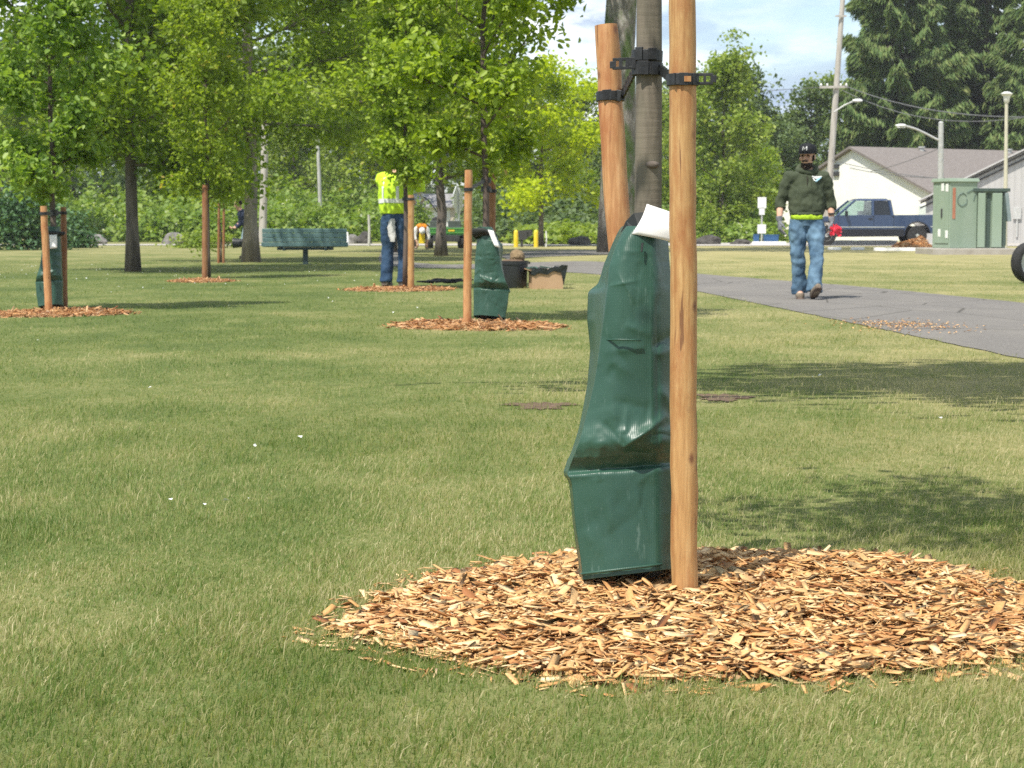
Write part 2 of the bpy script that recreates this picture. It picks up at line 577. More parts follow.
ROCK_DARK = nmat('rock_dark', (0.035, 0.032, 0.03), (0.10, 0.09, 0.08), 3, 0.95, bump_s=0.8, bump_d=0.08)
ASPHALT_W = nmat('concrete', (0.30, 0.27, 0.235), (0.42, 0.39, 0.35), 3, 0.9)
WHITE_KERB = nmat('white_painted_concrete', (0.66, 0.64, 0.60), (0.80, 0.79, 0.76), 5, 0.8)
STEEL = nmat('galvanised_steel', (0.42, 0.42, 0.40), (0.56, 0.56, 0.54), 8, 0.5, metal=0.3)
POLE_WOOD = nmat('weathered_pole', (0.32, 0.29, 0.25), (0.50, 0.47, 0.42), 6, 0.9, (1, 1, 0.15))
POLE_PALE = nmat('pale_pole', (0.55, 0.54, 0.50), (0.34, 0.33, 0.29), 4, 0.8, (1, 1, 0.5))
TRUCK_BLUE = nmat('truck_paint', (0.022, 0.042, 0.098), (0.028, 0.052, 0.115), 2, 0.25, coat=0.7)
TRUCK_LOW = nmat('truck_sill', (0.006, 0.007, 0.012), (0.011, 0.012, 0.018), 4, 0.5)
CHROME = nmat('chrome', (0.72, 0.73, 0.75), (0.8, 0.8, 0.82), 5, 0.18, metal=0.9)
RUBBER = nmat('tyre_rubber', (0.012, 0.012, 0.012), (0.028, 0.027, 0.026), 12, 0.85)
TINT = nmat('tinted_glass', (0.008, 0.011, 0.015), (0.014, 0.018, 0.023), 2, 0.08)
WHITE_PAINT = nmat('white_wall_paint', (0.78, 0.765, 0.70), (0.84, 0.83, 0.77), 0.8, 0.7)
HOUSE_WHITE = nmat('house_wall', (0.70, 0.71, 0.71), (0.80, 0.80, 0.79), 1.0, 0.8)
SHINGLE = nmat('roof_shingle', (0.145, 0.125, 0.112), (0.200, 0.176, 0.160), 5, 0.9, (1, 1, 3))
ROOF_GREY = nmat('roof_grey', (0.20, 0.19, 0.19), (0.29, 0.28, 0.28), 3, 0.9)
GREEN_BOX = nmat('utility_green', (0.225, 0.30, 0.225), (0.275, 0.345, 0.27), 2.5, 0.6, (1, 1, 0.4))
GREEN_DARK = nmat('utility_green_dark', (0.035, 0.06, 0.05), (0.055, 0.085, 0.07), 4, 0.6)
ORANGE_STRIP = nmat('orange_label', (0.36, 0.13, 0.075), (0.48, 0.20, 0.12), 4, 0.6)
LABEL_WHITE = nmat('white_label', (0.70, 0.72, 0.70), (0.8, 0.81, 0.79), 6, 0.6)
SCRAWL = nmat('grey_paint_scrawl', (0.10, 0.15, 0.13), (0.13, 0.18, 0.15), 6, 0.7)
DARK_METAL = nmat('dark_metal', (0.03, 0.03, 0.032), (0.055, 0.055, 0.055), 6, 0.6)
YELLOW = nmat('yellow_paint', (0.72, 0.50, 0.02), (0.80, 0.58, 0.04), 5, 0.5)
CART_GREEN = nmat('cart_green', (0.035, 0.17, 0.035), (0.055, 0.22, 0.05), 3, 0.45)
SIGN_GREY = nmat('sign_back', (0.50, 0.52, 0.52), (0.60, 0.62, 0.62), 4, 0.5, metal=0.2)
SIGN_WHITE = nmat('sign_face', (0.72, 0.72, 0.70), (0.80, 0.80, 0.78), 5, 0.6)
CAR_WHITE = nmat('car_white', (0.72, 0.73, 0.74), (0.78, 0.79, 0.80), 3, 0.3, coat=0.5)
BIN_BLUE = nmat('bin_blue', (0.03, 0.10, 0.24), (0.045, 0.13, 0.29), 4, 0.5)
WHITE_CHALK = nmat('white_petal', (0.75, 0.75, 0.72), (0.85, 0.85, 0.82), 20, 0.7)

def clear_glass():
    m, nt = new_mat('window_glass')
    t = N(nt, 'ShaderNodeBsdfTransparent')
    t.inputs[0].default_value = (0.80, 0.90, 0.86, 1)
    g = N(nt, 'ShaderNodeBsdfGlossy', i_Roughness=0.03)
    f = noise(nt, objco(nt), 2.0, 2)
    mx = N(nt, 'ShaderNodeMixShader')
    L(nt, math_n(nt, 'MULTIPLY', f, 0.3), mx.inputs[0])
    L(nt, t.outputs[0], mx.inputs[1]); L(nt, g.outputs[0], mx.inputs[2])
    o = N(nt, 'ShaderNodeOutputMaterial'); L(nt, mx.outputs[0], o.inputs[0])
    return m
GLASS = clear_glass()

def siding():
    m, nt = new_mat('metal_siding')
    co = objco(nt)
    w = N(nt, 'ShaderNodeTexWave', i_Scale=1.1, bands_direction='X')
    L(nt, co, w.inputs[0])
    f = noise(nt, mapping(nt, co, (1, 1, 0.3)), 1.2, 3)
    c = ramp(nt, f, [(0.3, (0.40, 0.39, 0.375)), (0.7, (0.46, 0.45, 0.435))])
    c = mixc(nt, ramp(nt, w.outputs[1], [(0.82, (0, 0, 0)), (0.95, (0.5, 0.5, 0.5))]), c, (0.33, 0.325, 0.315))
    finish(nt, c, 0.55, 0, w.outputs[1], 0.5, 0.03)
    return m
SIDING = siding()

def cloth(name, c1, c2, scale=9, rough=0.9, bump=0.5):
    m, nt = new_mat(name)
    co = objco(nt)
    f = noise(nt, co, scale, 5, 0.6)
    g = noise(nt, mapping(nt, co, (1, 1, 0.55)), scale * 0.9, 3, 0.5, 0.6)
    c = ramp(nt, f, [(0.3, c1), (0.7, c2)])
    finish(nt, c, rough, 0, g, bump, 0.05, 0.25)
    return m
HOODIE = cloth('hoodie_green', (0.042, 0.054, 0.032), (0.070, 0.084, 0.050), 7)
LIME = cloth('lime_shirt', (0.40, 0.60, 0.025), (0.52, 0.74, 0.05), 6)
JEANS = cloth('washed_jeans', (0.018, 0.050, 0.100), (0.17, 0.275, 0.37), 4.5)
JEANS_DARK = cloth('dark_jeans', (0.016, 0.040, 0.085), (0.050, 0.095, 0.165), 6)
JEANS_PALE = cloth('pale_jeans', (0.22, 0.32, 0.36), (0.32, 0.42, 0.45), 5)
SKIN = cloth('skin', (0.56, 0.33, 0.23), (0.64, 0.40, 0.29), 12, 0.55, 0.1)
BEARD = cloth('dark_hair', (0.018, 0.012, 0.009), (0.035, 0.024, 0.018), 30, 0.9, 0.6)
CAP_BLACK = cloth('cap_black', (0.008, 0.009, 0.011), (0.016, 0.017, 0.02), 12, 0.8, 0.2)
GLOVE = cloth('glove_grey', (0.13, 0.135, 0.15), (0.24, 0.245, 0.265), 18)
GLOVE_PALE = cloth('glove_pale', (0.42, 0.42, 0.40), (0.55, 0.55, 0.52), 18)
SHOE = cloth('shoe_tan', (0.13, 0.10, 0.075), (0.27, 0.225, 0.17), 14)
SOLE = nmat('shoe_sole', (0.075, 0.05, 0.038), (0.13, 0.09, 0.07), 20, 0.8)
REFLECT = nmat('reflective_band', (0.62, 0.64, 0.58), (0.72, 0.74, 0.68), 6, 0.4)
NAVY = cloth('navy_shirt', (0.018, 0.026, 0.050), (0.035, 0.045, 0.08), 8)
ORANGE_CLOTH = cloth('orange_vest', (0.70, 0.22, 0.02), (0.78, 0.30, 0.03), 6)
YELLOW_CLOTH = cloth('yellow_cloth', (0.72, 0.50, 0.02), (0.80, 0.60, 0.04), 6)
WHITE_CLOTH = cloth('white_cloth', (0.66, 0.65, 0.62), (0.76, 0.75, 0.72), 6)
RED_TAPE = nmat('red_tape', (0.80, 0.025, 0.05), (0.85, 0.05, 0.09), 8, 0.5)
LOGO_BLUE = nmat('logo_blue', (0.22, 0.45, 0.55), (0.3, 0.52, 0.6), 8, 0.7)

# leaves
LF_MAPLE = leafmat('leaf_young_maple', [(0.08, (0.093, 0.156, 0.013)), (0.45, (0.186, 0.273, 0.024)), (0.75, (0.278, 0.372, 0.037)), (1.0, (0.396, 0.486, 0.082))], 0.42, spec=0.38)
LF_COOL = leafmat('leaf_cool_green', [(0.08, (0.076, 0.150, 0.022)), (0.45, (0.158, 0.257, 0.039)), (0.8, (0.254, 0.363, 0.070)), (1.0, (0.394, 0.493, 0.151))], 0.42, spec=0.38)
LF_WARM = leafmat('leaf_yellow_green', [(0.08, (0.112, 0.172, 0.014)), (0.45, (0.198, 0.276, 0.024)), (0.8, (0.280, 0.360, 0.039)), (0.97, (0.349, 0.396, 0.059)), (1.0, (0.388, 0.292, 0.075))], 0.44, spec=0.30)
LF_DARK = leafmat('leaf_deep_green', [(0.08, (0.071, 0.124, 0.009)), (0.45, (0.147, 0.229, 0.018)), (0.8, (0.237, 0.317, 0.029)), (1.0, (0.343, 0.411, 0.064))], 0.42, spec=0.38)
LF_BRIGHT = leafmat('leaf_bright_lime', [(0.08, (0.211, 0.291, 0.015)), (0.5, (0.347, 0.436, 0.021)), (0.85, (0.473, 0.540, 0.027)), (1.0, (0.540, 0.580, 0.056))], 0.44, spec=0.25)
LF_LIGHT = leafmat('leaf_light_green', [(0.08, (0.103, 0.165, 0.026)), (0.5, (0.192, 0.268, 0.045)), (0.85, (0.286, 0.353, 0.074)), (1.0, (0.366, 0.415, 0.121))], 0.38, spec=0.25)
LF_WOOD = leafmat('leaf_wood_green', [(0.08, (0.055, 0.096, 0.036)), (0.5, (0.106, 0.159, 0.058)), (0.85, (0.163, 0.219, 0.090)), (1.0, (0.220, 0.275, 0.130))], 0.34, spec=0.25)
LF_BRAMBLE = leafmat('leaf_bramble', [(0.08, (0.087, 0.155, 0.026)), (0.5, (0.171, 0.262, 0.047)), (0.85, (0.254, 0.334, 0.079)), (0.985, (0.323, 0.387, 0.130)), (1.0, (0.586, 0.601, 0.465))], 0.36, spec=0.25)
LF_LAUREL = leafmat('leaf_laurel', [(0.08, (0.040, 0.097, 0.042)), (0.5, (0.073, 0.156, 0.064)), (1.0, (0.134, 0.233, 0.095))], 0.2)  # the laurel's own dark green
LF_CONIFER = leafmat('needle_spray', [(0.08, (0.072, 0.134, 0.054)), (0.5, (0.134, 0.206, 0.070)), (0.85, (0.195, 0.252, 0.089)), (1.0, (0.257, 0.280, 0.114))], 0.28, rough=0.8, spec=0.12)

# ------------------------------------------------------------------ sky, sun
SUN_EL = radians(60)
SUN_DIR_TRAVEL = Vector((0.62, 0.785, 0)).normalized() * cos(SUN_EL) + Vector((0, 0, -sin(SUN_EL)))
w = bpy.data.worlds.new('World')
SC.world = w
w.use_nodes = True
nt = w.node_tree
nt.nodes.clear()
sky = N(nt, 'ShaderNodeTexSky', sky_type='NISHITA', sun_disc=False)
sky.sun_elevation = SUN_EL
to_sun = -SUN_DIR_TRAVEL
sky.sun_rotation = atan2(to_sun.x, to_sun.y) % (2 * pi)
sky.air_density, sky.dust_density, sky.ozone_density = 1.0, 0.6, 1.2
tc = nt.nodes.new('ShaderNodeTexCoord')
gen = tc.outputs['Generated']
c1 = noise(nt, mapping(nt, gen, (3.6, 3.6, 15.0), (2.3, 0.4, 0.62)), 1.0, 7, 0.55, 0.35)
c2 = noise(nt, mapping(nt, gen, (9.0, 9.0, 30.0), (0.3, 4.4, 0.2)), 1.0, 6, 0.6, 0.2)
cover = ramp(nt, c1, [(0.44, (0, 0, 0)), (0.56, (1, 1, 1))])
tone = ramp(nt, c2, [(0.42, (3.0, 3.8, 5.0)), (0.57, (8.8, 9.1, 9.4))])
skyc = mixc(nt, cover, sky.outputs[0], tone)
bg = N(nt, 'ShaderNodeBackground', i_Strength=0.115)
L(nt, skyc, bg.inputs[0])
wo = N(nt, 'ShaderNodeOutputWorld')
L(nt, bg.outputs[0], wo.inputs[0])

sd = bpy.data.lights.new('sun', 'SUN')
sd.energy, sd.angle, sd.color = 4.3, radians(0.55), (1.0, 0.95, 0.86)
so = bpy.data.objects.new('sun', sd)
COL.objects.link(so)
so.rotation_euler = SUN_DIR_TRAVEL.to_track_quat('-Z', 'Y').to_euler()
so.location = (-8, -14, 26)

cam = bpy.data.cameras.new('camera')
cam.sensor_width = 36.0
cam.lens = FPX / 1024 * 36.0
cam.clip_end, cam.clip_start = 6000, 0.1
cam.dof.use_dof = True
cam.dof.focus_distance = 4.5
cam.dof.aperture_fstop = 18.0
co_ = bpy.data.objects.new('camera', cam)
COL.objects.link(co_)
co_.location = (0, 0, CAMH)
co_.rotation_euler = (pi / 2 - PITCH, 0, 0)
SC.camera = co_
SC.view_settings.view_transform = 'Standard'
SC.view_settings.look = 'None'
SC.view_settings.exposure = 0.62
SC.view_settings.gamma = 1.0
SC.cycles.max_bounces = 8
SC.cycles.transparent_max_bounces = 12
SC.cycles.use_denoising = False

# ------------------------------------------------------------------ ground, path
mg, nt = new_mat('lawn_ground')
s, g = lawn_colour(nt)
fine = math_n(nt, 'ADD', math_n(nt, 'MULTIPLY', noise(nt, mapping(nt, g.outputs['Position'], (1, 0.45, 1)), 26, 4, 0.7), 0.5), math_n(nt, 'MULTIPLY', noise(nt, mapping(nt, g.outputs['Position'], (1, 0.5, 1)), 230, 3, 0.7), 0.5))
s = math_n(nt, 'ADD', s, math_n(nt, 'MULTIPLY', math_n(nt, 'SUBTRACT', fine, 0.53), 1.5))
c = ramp(nt, s, [(0.30, (0.070, 0.100, 0.030)), (0.55, (0.122, 0.150, 0.046)), (0.75, (0.200, 0.200, 0.080)), (1.0, (0.32, 0.285, 0.135))])
finish(nt, c, 0.95, 0, fine, 0.5, 0.02, 0.1)
gm = MB()
gx = [-420, -260, -120, -60, -30, -15, -6, 0, 6, 15, 30, 60, 120, 260, 420]
gy = [-90, -60, -20, -6, 0, 4, 8, 14, 22, 32, 45, 60, 80, 110, 150, 220, 360, 640]
gv = [(x, y, 0) for y in gy for x in gx]
gf = [(j * len(gx) + i, j * len(gx) + i + 1, (j + 1) * len(gx) + i + 1, (j + 1) * len(gx) + i) for j in range(len(gy) - 1) for i in range(len(gx) - 1)]
gm.add(gv, gf)
tag(gm.build('ground', mg), 'mown park lawn, green near the camera and straw coloured far away', 'lawn', kind='structure')

ma, nt = new_mat('asphalt')
geo = N(nt, 'ShaderNodeNewGeometry')
p = geo.outputs['Position']
f1 = noise(nt, p, 90, 3, 0.7)
f2 = noise(nt, mapping(nt, p, (0.6, 0.25, 1)), 2.0, 5, 0.6)
c = ramp(nt, f1, [(0.3, (0.105, 0.099, 0.092)), (0.7, (0.235, 0.222, 0.205))])
c = mixc(nt, ramp(nt, f2, [(0.45, (0, 0, 0)), (0.75, (0.5, 0.5, 0.5))]), c, (0.245, 0.228, 0.20))
vc = N(nt, 'ShaderNodeTexVoronoi', i_Scale=0.8, feature='DISTANCE_TO_EDGE')
L(nt, mapping(nt, p, (1.0, 0.55, 1)), vc.inputs['Vector'])
c = mixc(nt, ramp(nt, vc.outputs[0], [(0.004, (0.7, 0.7, 0.7)), (0.012, (0, 0, 0))]), c, (0.06, 0.057, 0.05))
finish(nt, c, 1.0, 0, f1, 0.5, 0.006, 0.05)
ASPHALT = ma

def catmull(pts, n=8):
    out = []
    P = [pts[0]] + list(pts) + [pts[-1]]
    for i in range(1, len(P) - 2):
        for k in range(n):
            t = k / n
            a, b, c_, d = P[i - 1], P[i], P[i + 1], P[i + 2]
            out.append(0.5 * ((2 * b) + (c_ - a) * t + (2 * a - 5 * b + 4 * c_ - d) * t * t + (3 * b - a - 3 * c_ + d) * t ** 3))
    out.append(P[-2])
    return out
near = [on_ground(*q) for q in ((1024, 360), (860, 325), (700, 292), (640, 280), (590, 274), (530, 270.5), (455, 268.6), (410, 267.6), (384, 264.5), (379, 258), (384, 250), (392, 246.5))]
far = [on_ground(*q) for q in ((1024, 303), (850, 286), (700, 274), (640, 265.5), (590, 261.5), (530, 262.5), (455, 264.6), (425, 263.6), (410, 261.5), (402, 256), (402, 249.5), (406, 246.3))]
near = [near[0] + (near[0] - near[1]) * 4] + near
far = [far[0] + (far[0] - far[1]) * 4] + far
NE, FE = catmull(near, 26), catmull(far, 26)
def path_strip(NE, FE, name, z, label, mat=None):
    mb = MB()
    rr = random.Random(3)
    k = len(NE)
    vs = []
    for i in range(k):
        a, b = Vector(NE[i]), Vector(FE[i])
        d = (b - a).normalized()
        a = a + d * rr.gauss(0, .045); b = b + d * rr.gauss(0, .045)
        vs += [(a.x, a.y, z), (b.x, b.y, z)]
    mb.add(vs, [(2 * i, 2 * i + 1, 2 * i + 3, 2 * i + 2) for i in range(k - 1)])
    return tag(mb.build(name, mat or ASPHALT), label, 'path', kind='structure')
path_strip(NE, FE, 'path', 0.006, 'worn grey asphalt footpath the walking man is on, curving across the lawn')
bn = catmull([on_ground(*q) for q in ((512, 262), (532, 257.5), (565, 256.2), (610, 254.6), (650, 252.2))])
bf = catmull([on_ground(*q) for q in ((500, 256), (520, 251.8), (560, 250.6), (610, 250.4), (650, 249.9))])
path_strip(bn, bf, 'path', 0.011, 'second grey asphalt path branching off far behind the cardboard box')
rn = [Vector((-60, 78.5, 0)), Vector((-10, 78.0, 0)), Vector((20, 75.5, 0)), Vector((70, 76, 0))]
rf = [Vector((-60, 83.5, 0)), Vector((-10, 83.0, 0)), Vector((20, 92.0, 0)), Vector((70, 98, 0))]
ROADM = nmat('pale_road', (0.33, 0.30, 0.265), (0.44, 0.41, 0.37), 0.8, 0.95)
path_strip(catmull(rn), catmull(rf), 'road', 0.015, 'pale gravelled road and parking strip under the blue pickup', ROADM)

def in_poly(px, py, poly):
    inside = np.zeros(len(px), bool)
    k = len(poly)
    for i in range(k):
        x1, y1 = poly[i][0], poly[i][1]
        x2, y2 = poly[(i + 1) % k][0], poly[(i + 1) % k][1]
        c_ = ((y1 > py) != (y2 > py)) & (px < (x2 - x1) * (py - y1) / (y2 - y1 + 1e-12) + x1)
        inside ^= c_
    return inside

# ------------------------------------------------------------------ mulch rings
MUL_C = Vector((0.42, 4.30, 0))
MUL_R = (0.88, 0.72)
_EA = np.radians([-180, -154, -115, -75, -46, 0, 45, 90, 112, 136, 165, 180])
_ER = [.84, 0.97, 1.01, 0.98, 0.96, 0.98, 1.0, 1.0, 0.92, 0.83, 0.80, .86]
def mulch_edge(a):
    a = (np.asarray(a) + pi) % (2 * pi) - pi
    return np.interp(a, _EA, _ER) + 0.02 * np.sin(7 * a + 2) + 0.018 * np.sin(13 * a) + 0.012 * np.sin(23 * a + 1)
def mound_h(x, y, hm=0.075):
    """height of the chips at local x, y (ring of unit ellipse MUL_R)"""
    u, v = x / MUL_R[0], y / MUL_R[1]
    r = np.sqrt(u * u + v * v) / mulch_edge(np.arctan2(v, u))
    h = hm * np.clip(1 - r ** 2.6, 0, 1) * (1 + 0.18 * np.sin(7 * x + 1) * np.cos(9 * y)) + 0.012 * np.clip(1 - r, 0, 1) * np.sin(21 * x) * np.sin(17 * y + 1)
    h = h + (hm / 0.038) * 0.034 * np.exp(-((x - 0.46) ** 2 + (y - 0.22) ** 2) / 0.07) * np.clip((1 - r) * 4, 0, 1)
    return np.where(r < 1, h, 0)

def chips_mesh(seed, n, hm, big=1.0, mat=None):
    rng = np.random.default_rng(seed)
    a = rng.uniform(0, 2 * pi, n)
    r = np.sqrt(rng.uniform(0, 1, n))
    stray = rng.uniform(0, 1, n) < 0.035
    r = np.where(stray, rng.uniform(0.98, 1.13, n), r) * mulch_edge(a)
    x, y = np.cos(a) * r * MUL_R[0], np.sin(a) * r * MUL_R[1]
    z = mound_h(x, y, hm) + rng.uniform(0.0, 0.014, n) * (r < 1) + 0.004
    ln = np.exp(rng.normal(-3.62, 0.58, n)) * big
    ln = np.clip(ln, 0.006, 0.10 * big)
    fine = rng.uniform(0, 1, n) < 0.27
    ln = np.where(fine, rng.uniform(0.004, 0.014, n), ln)
    wd = np.clip(ln * np.where(rng.uniform(0, 1, n) < 0.65, rng.uniform(0.10, 0.30, n), rng.uniform(0.3, 0.75, n)), 0.003, 0.020 * big)
    th = rng.uniform(0.0008, 0.0026, n) * big
    az = rng.uniform(0, 2 * pi, n)
    tilt = rng.normal(0, 0.20, n) + np.where(rng.uniform(0, 1, n) < 0.02, rng.normal(0, 0.5, n), 0)
    roll = rng.normal(0, 0.25, n)
    d = np.stack([np.cos(az) * np.cos(tilt), np.sin(az) * np.cos(tilt), np.sin(tilt)], 1)
    sside = np.stack([-np.sin(az), np.cos(az), np.zeros(n)], 1)
    up = np.cross(d, sside)
    w2 = sside * np.cos(roll)[:, None] + up * np.sin(roll)[:, None]
    n2 = np.cross(d, w2)
    C = np.stack([x, y, z], 1)
    vs = []
    for (i, j, k) in ((-1, -1, -1), (1, -1, -1), (1, 1, -1), (-1, 1, -1), (-1, -1, 1), (1, -1, 1), (1, 1, 1), (-1, 1, 1)):
        jl = rng.uniform(0.7, 1.15, (n, 1)); jw = rng.uniform(0.35, 1.1, (n, 1))
        vs.append(C + d * (ln[:, None] / 2 * i * jl) + w2 * (wd[:, None] / 2 * j * jw) + n2 * (th[:, None] / 2 * k))
    V = np.stack(vs, 1).reshape(-1, 3)
    b = np.arange(n)[:, None] * 8
    F = np.concatenate([b + np.array([q]) for q in ((0, 3, 2, 1), (4, 5, 6, 7), (0, 1, 5, 4), (1, 2, 6, 5), (2, 3, 7, 6), (3, 0, 4, 7))])
    # packed bed under the loose chips
    na, nr = 64, 16
    bv, bf_ = [], []
    for i in range(nr + 1):
        for j in range(na):
            aa = 2 * pi * j / na
            rr = i / nr * 0.985 * float(mulch_edge(np.array(aa)))
            xx, yy = cos(aa) * rr * MUL_R[0], sin(aa) * rr * MUL_R[1]
            bv.append((xx, yy, float(mound_h(np.array(xx), np.array(yy), hm)) + (0.001 if i < nr else -0.004)))
    for i in range(nr):
        for j in range(na):
            bf_.append((i * na + j, i * na + (j + 1) % na, (i + 1) * na + (j + 1) % na, (i + 1) * na + j))
    V = np.concatenate([V, np.array(bv)])
    me = np_mesh('wood_chip_mulch', V, [np.concatenate([F, np.array(bf_) + n * 8])], mat or CHIPS)
    me.materials.append(CHIP_BED)
    mi = np.zeros(len(me.polygons), np.int32); mi[-len(bf_):] = 1
    me.polygons.foreach_set('material_index', mi)
    return me
CHIP_BED = nmat('chip_fines', (0.50, 0.33, 0.175), (0.34, 0.20, 0.095), 60, 0.95, bump_s=0.6, bump_d=0.008)
o = link('wood_chip_mulch', chips_mesh(5, 24000, 0.038, 1.13), loc=MUL_C)
tag(o, 'large pale wood chip mound round the nearest staked tree in the foreground', 'mulch', 'mulch rings', 'stuff')
far_chips = chips_mesh(6, 2800, 0.018, big=1.7, mat=CHIPS_OLD)
# ------------------------------------------------------------------ grass blades (uncountable: one object)
def lawn_mat():
    m, nt = new_mat('grass_blade')
    s, g = lawn_colour(nt)
    r = math_n(nt, 'MULTIPLY', math_n(nt, 'SUBTRACT', g.outputs['Random Per Island'], 0.5), 0.70)
    s = math_n(nt, 'ADD', s, r)
    c = ramp(nt, s, [(0.16, (0.074, 0.134, 0.029)), (0.38, (0.138, 0.214, 0.050)), (0.58, (0.222, 0.272, 0.082)), (0.78, (0.34, 0.325, 0.145)), (1.0, (0.55, 0.48, 0.29))])
    p = N(nt, 'ShaderNodeBsdfPrincipled', i_Roughness=0.5)
    p.inputs['Specular IOR Level'].default_value = 0.3
    L(nt, c, p.inputs[0])
    t = N(nt, 'ShaderNodeBsdfTranslucent')
    L(nt, mixc(nt, 1.0, c, (1.35, 1.4, 0.75), 'MULTIPLY'), t.inputs[0])
    mx = N(nt, 'ShaderNodeMixShader', i_0=0.42)
    L(nt, p.outputs[0], mx.inputs[1]); L(nt, t.outputs[0], mx.inputs[2])
    o = N(nt, 'ShaderNodeOutputMaterial'); L(nt, mx.outputs[0], o.inputs[0])
    return m
GRASS = lawn_mat()

SOIL_PATCHES = [(on_ground(540, 406), 0.24, 0.28), (on_ground(722, 398), 0.20, 0.32)]
def patch_r(a, k):
    return 0.9 + 0.2 * np.sin(3 * a + k) + 0.15 * np.sin(5 * a + 2 * k) + 0.14 * np.sin(11 * a) + 0.1 * np.sin(19 * a + k)

PATH_POLY = [(p.x, p.y) for p in NE] + [(p.x, p.y) for p in reversed(FE)]
BR_POLY = [(p.x, p.y) for p in bn] + [(p.x, p.y) for p in reversed(bf)]
RINGS_AT = [(MUL_C.x, MUL_C.y, 1.0)]

def sine_noise(x, y, seed, f):
    r = np.random.default_rng(seed)
    v = np.zeros_like(x)
    for k in range(7):
        a = r.uniform(0, 2 * pi); ff = f * r.uniform(0.6, 1.9)
        v += np.sin((x * cos(a) + y * sin(a)) * ff + r.uniform(0, 6.28))
    return v / 7 * 1.9

def grass_mesh(rings):
    rng = np.random.default_rng(11)
    ds = np.linspace(2.6, 46, 400)
    dens = np.minimum(27000, 0.95 * FPX ** 2 / ds ** 2 * CAMH / ds)
    half = 0.285 * ds + 1.3
    wgt = dens * 2 * half
    cum = np.concatenate([[0], np.cumsum((wgt[1:] + wgt[:-1]) / 2 * np.diff(ds))])
    n = int(cum[-1])
    d = np.interp(rng.uniform(0, cum[-1], n), cum, ds)
    x = rng.uniform(-1, 1, n) * (0.285 * d + 1.3)
    y = d
    # tufts: pull blades toward random centres
    jx = x + 0.09 * sine_noise(x, y, 21, 3.0) + rng.normal(0, 0.05, n)
    keep = ~in_poly(jx, y, PATH_POLY) & ~in_poly(jx, y, BR_POLY)
    for (cx, cy, k) in rings:
        u, v = (x - cx) / (MUL_R[0] * k), (y - cy) / (MUL_R[1] * k)
        rr = np.sqrt(u * u + v * v) / mulch_edge(np.arctan2(v, u))
        keep &= rr > 0.985 + rng.uniform(-0.035, 0.03, n)
    for i, (c, rx, ry) in enumerate(SOIL_PATCHES):
        u, v = (x - c.x) / rx, (y - c.y) / ry
        rr = np.sqrt(u * u + v * v) / patch_r(np.arctan2(v, u), i)
        keep &= (rr > 0.95 + rng.uniform(-0.45, 0.15, n)) | (rng.uniform(0, 1, n) < 0.5)
    thin = sine_noise(x, y, 2, 4.0)
    keep &= rng.uniform(-2.2, 0.6, n) < thin + 0.9
    x, y = x[keep], y[keep]
    n = len(x)
    d = y
    tuft = sine_noise(x, y, 4, 9.0) * 0.5 + sine_noise(x, y, 5, 2.2) * 0.5
    h = (0.0175 + 0.0095 * np.clip(tuft, -1, 1.2)) * np.exp(rng.normal(0, 0.42, n))
    h = np.clip(h, 0.008, 0.070)
    wd = np.maximum(rng.uniform(0.0013, 0.0029, n), d / FPX * 0.5)
    az = rng.uniform(0, 2 * pi, n)
    lean = np.abs(rng.normal(0.55, 0.35, n))
    comb = sine_noise(x, y, 6, 1.6) * 1.6
    la = np.where(rng.uniform(0, 1, n) < 0.5, az, comb + rng.normal(0, 0.7, n))
    ld = np.stack([np.cos(la), np.sin(la), np.zeros(n)], 1)
    fa = az
    wv = np.stack([np.cos(fa), np.sin(fa), np.zeros(n)], 1) * (wd / 2)[:, None]
    B = np.stack([x, y, np.full(n, -0.003)], 1)
    up = np.array([0, 0, 1.0])
    m1 = B + up * (h * 0.55)[:, None] + ld * (h * 0.28 * lean)[:, None]
    tip = B + up * (h * (1 - 0.25 * np.minimum(lean, 1.5)))[:, None] + ld * (h * 0.95 * lean)[:, None]
    V = np.stack([B - wv, B + wv, m1 - wv * 0.8, m1 + wv * 0.8, tip], 1).reshape(-1, 3)
    b = np.arange(n)[:, None] * 5
    return np_mesh('grass', V, [b + np.array([[0, 1, 3, 2]]), b + np.array([[2, 3, 4]])], GRASS)

# bare soil worn into the lawn behind the bag
for i, (c, rx, ry) in enumerate(SOIL_PATCHES):
    mb = MB()
    vs = [(0, 0, 0)] + [(cos(a) * rx * 0.68 * float(patch_r(np.array(a), i)), sin(a) * ry * 0.68 * float(patch_r(np.array(a), i)), 0) for a in np.linspace(0, 2 * pi, 48, endpoint=False)]
    mb.add(vs, [(0, j + 1, (j + 1) % 48 + 1) for j in range(48)])
    tag(mb.build('dirt', SOIL, loc=(c.x, c.y, 0.004 + 0.001 * i)), 'brown bare soil worn into the lawn behind the green watering bag', 'dirt', kind='structure')

# ------------------------------------------------------------------ stakes, ties, bags
def stake(label, bottom, top, r, mat=STAKE, taper=0.93, seed=1, group=None):
    """peeled pole between two points; the object stands at its foot"""
    rr = random.Random(seed)
    b, t = Vector(bottom), Vector(top)
    mb = MB()
    k = 22
    pts, rad = [], []
    for i in range(k + 1):
        f = i / k
        p = (t - b) * f
        wob = 0.0020 if 0 < i < k else 0
        pts.append(p + Vector((rr.uniform(-wob, wob), rr.uniform(-wob, wob), 0)))
        rad.append(r * (1 + (taper - 1) * f) * (1 + rr.uniform(-.016, .016)))
    rad[-1] *= 0.95
    mb.tube(pts, rad, 20)
    o = mb.build('tree_stake', mat, smooth=False, angle=40)
    o.location = b
    return tag(o, label, 'stake', group)

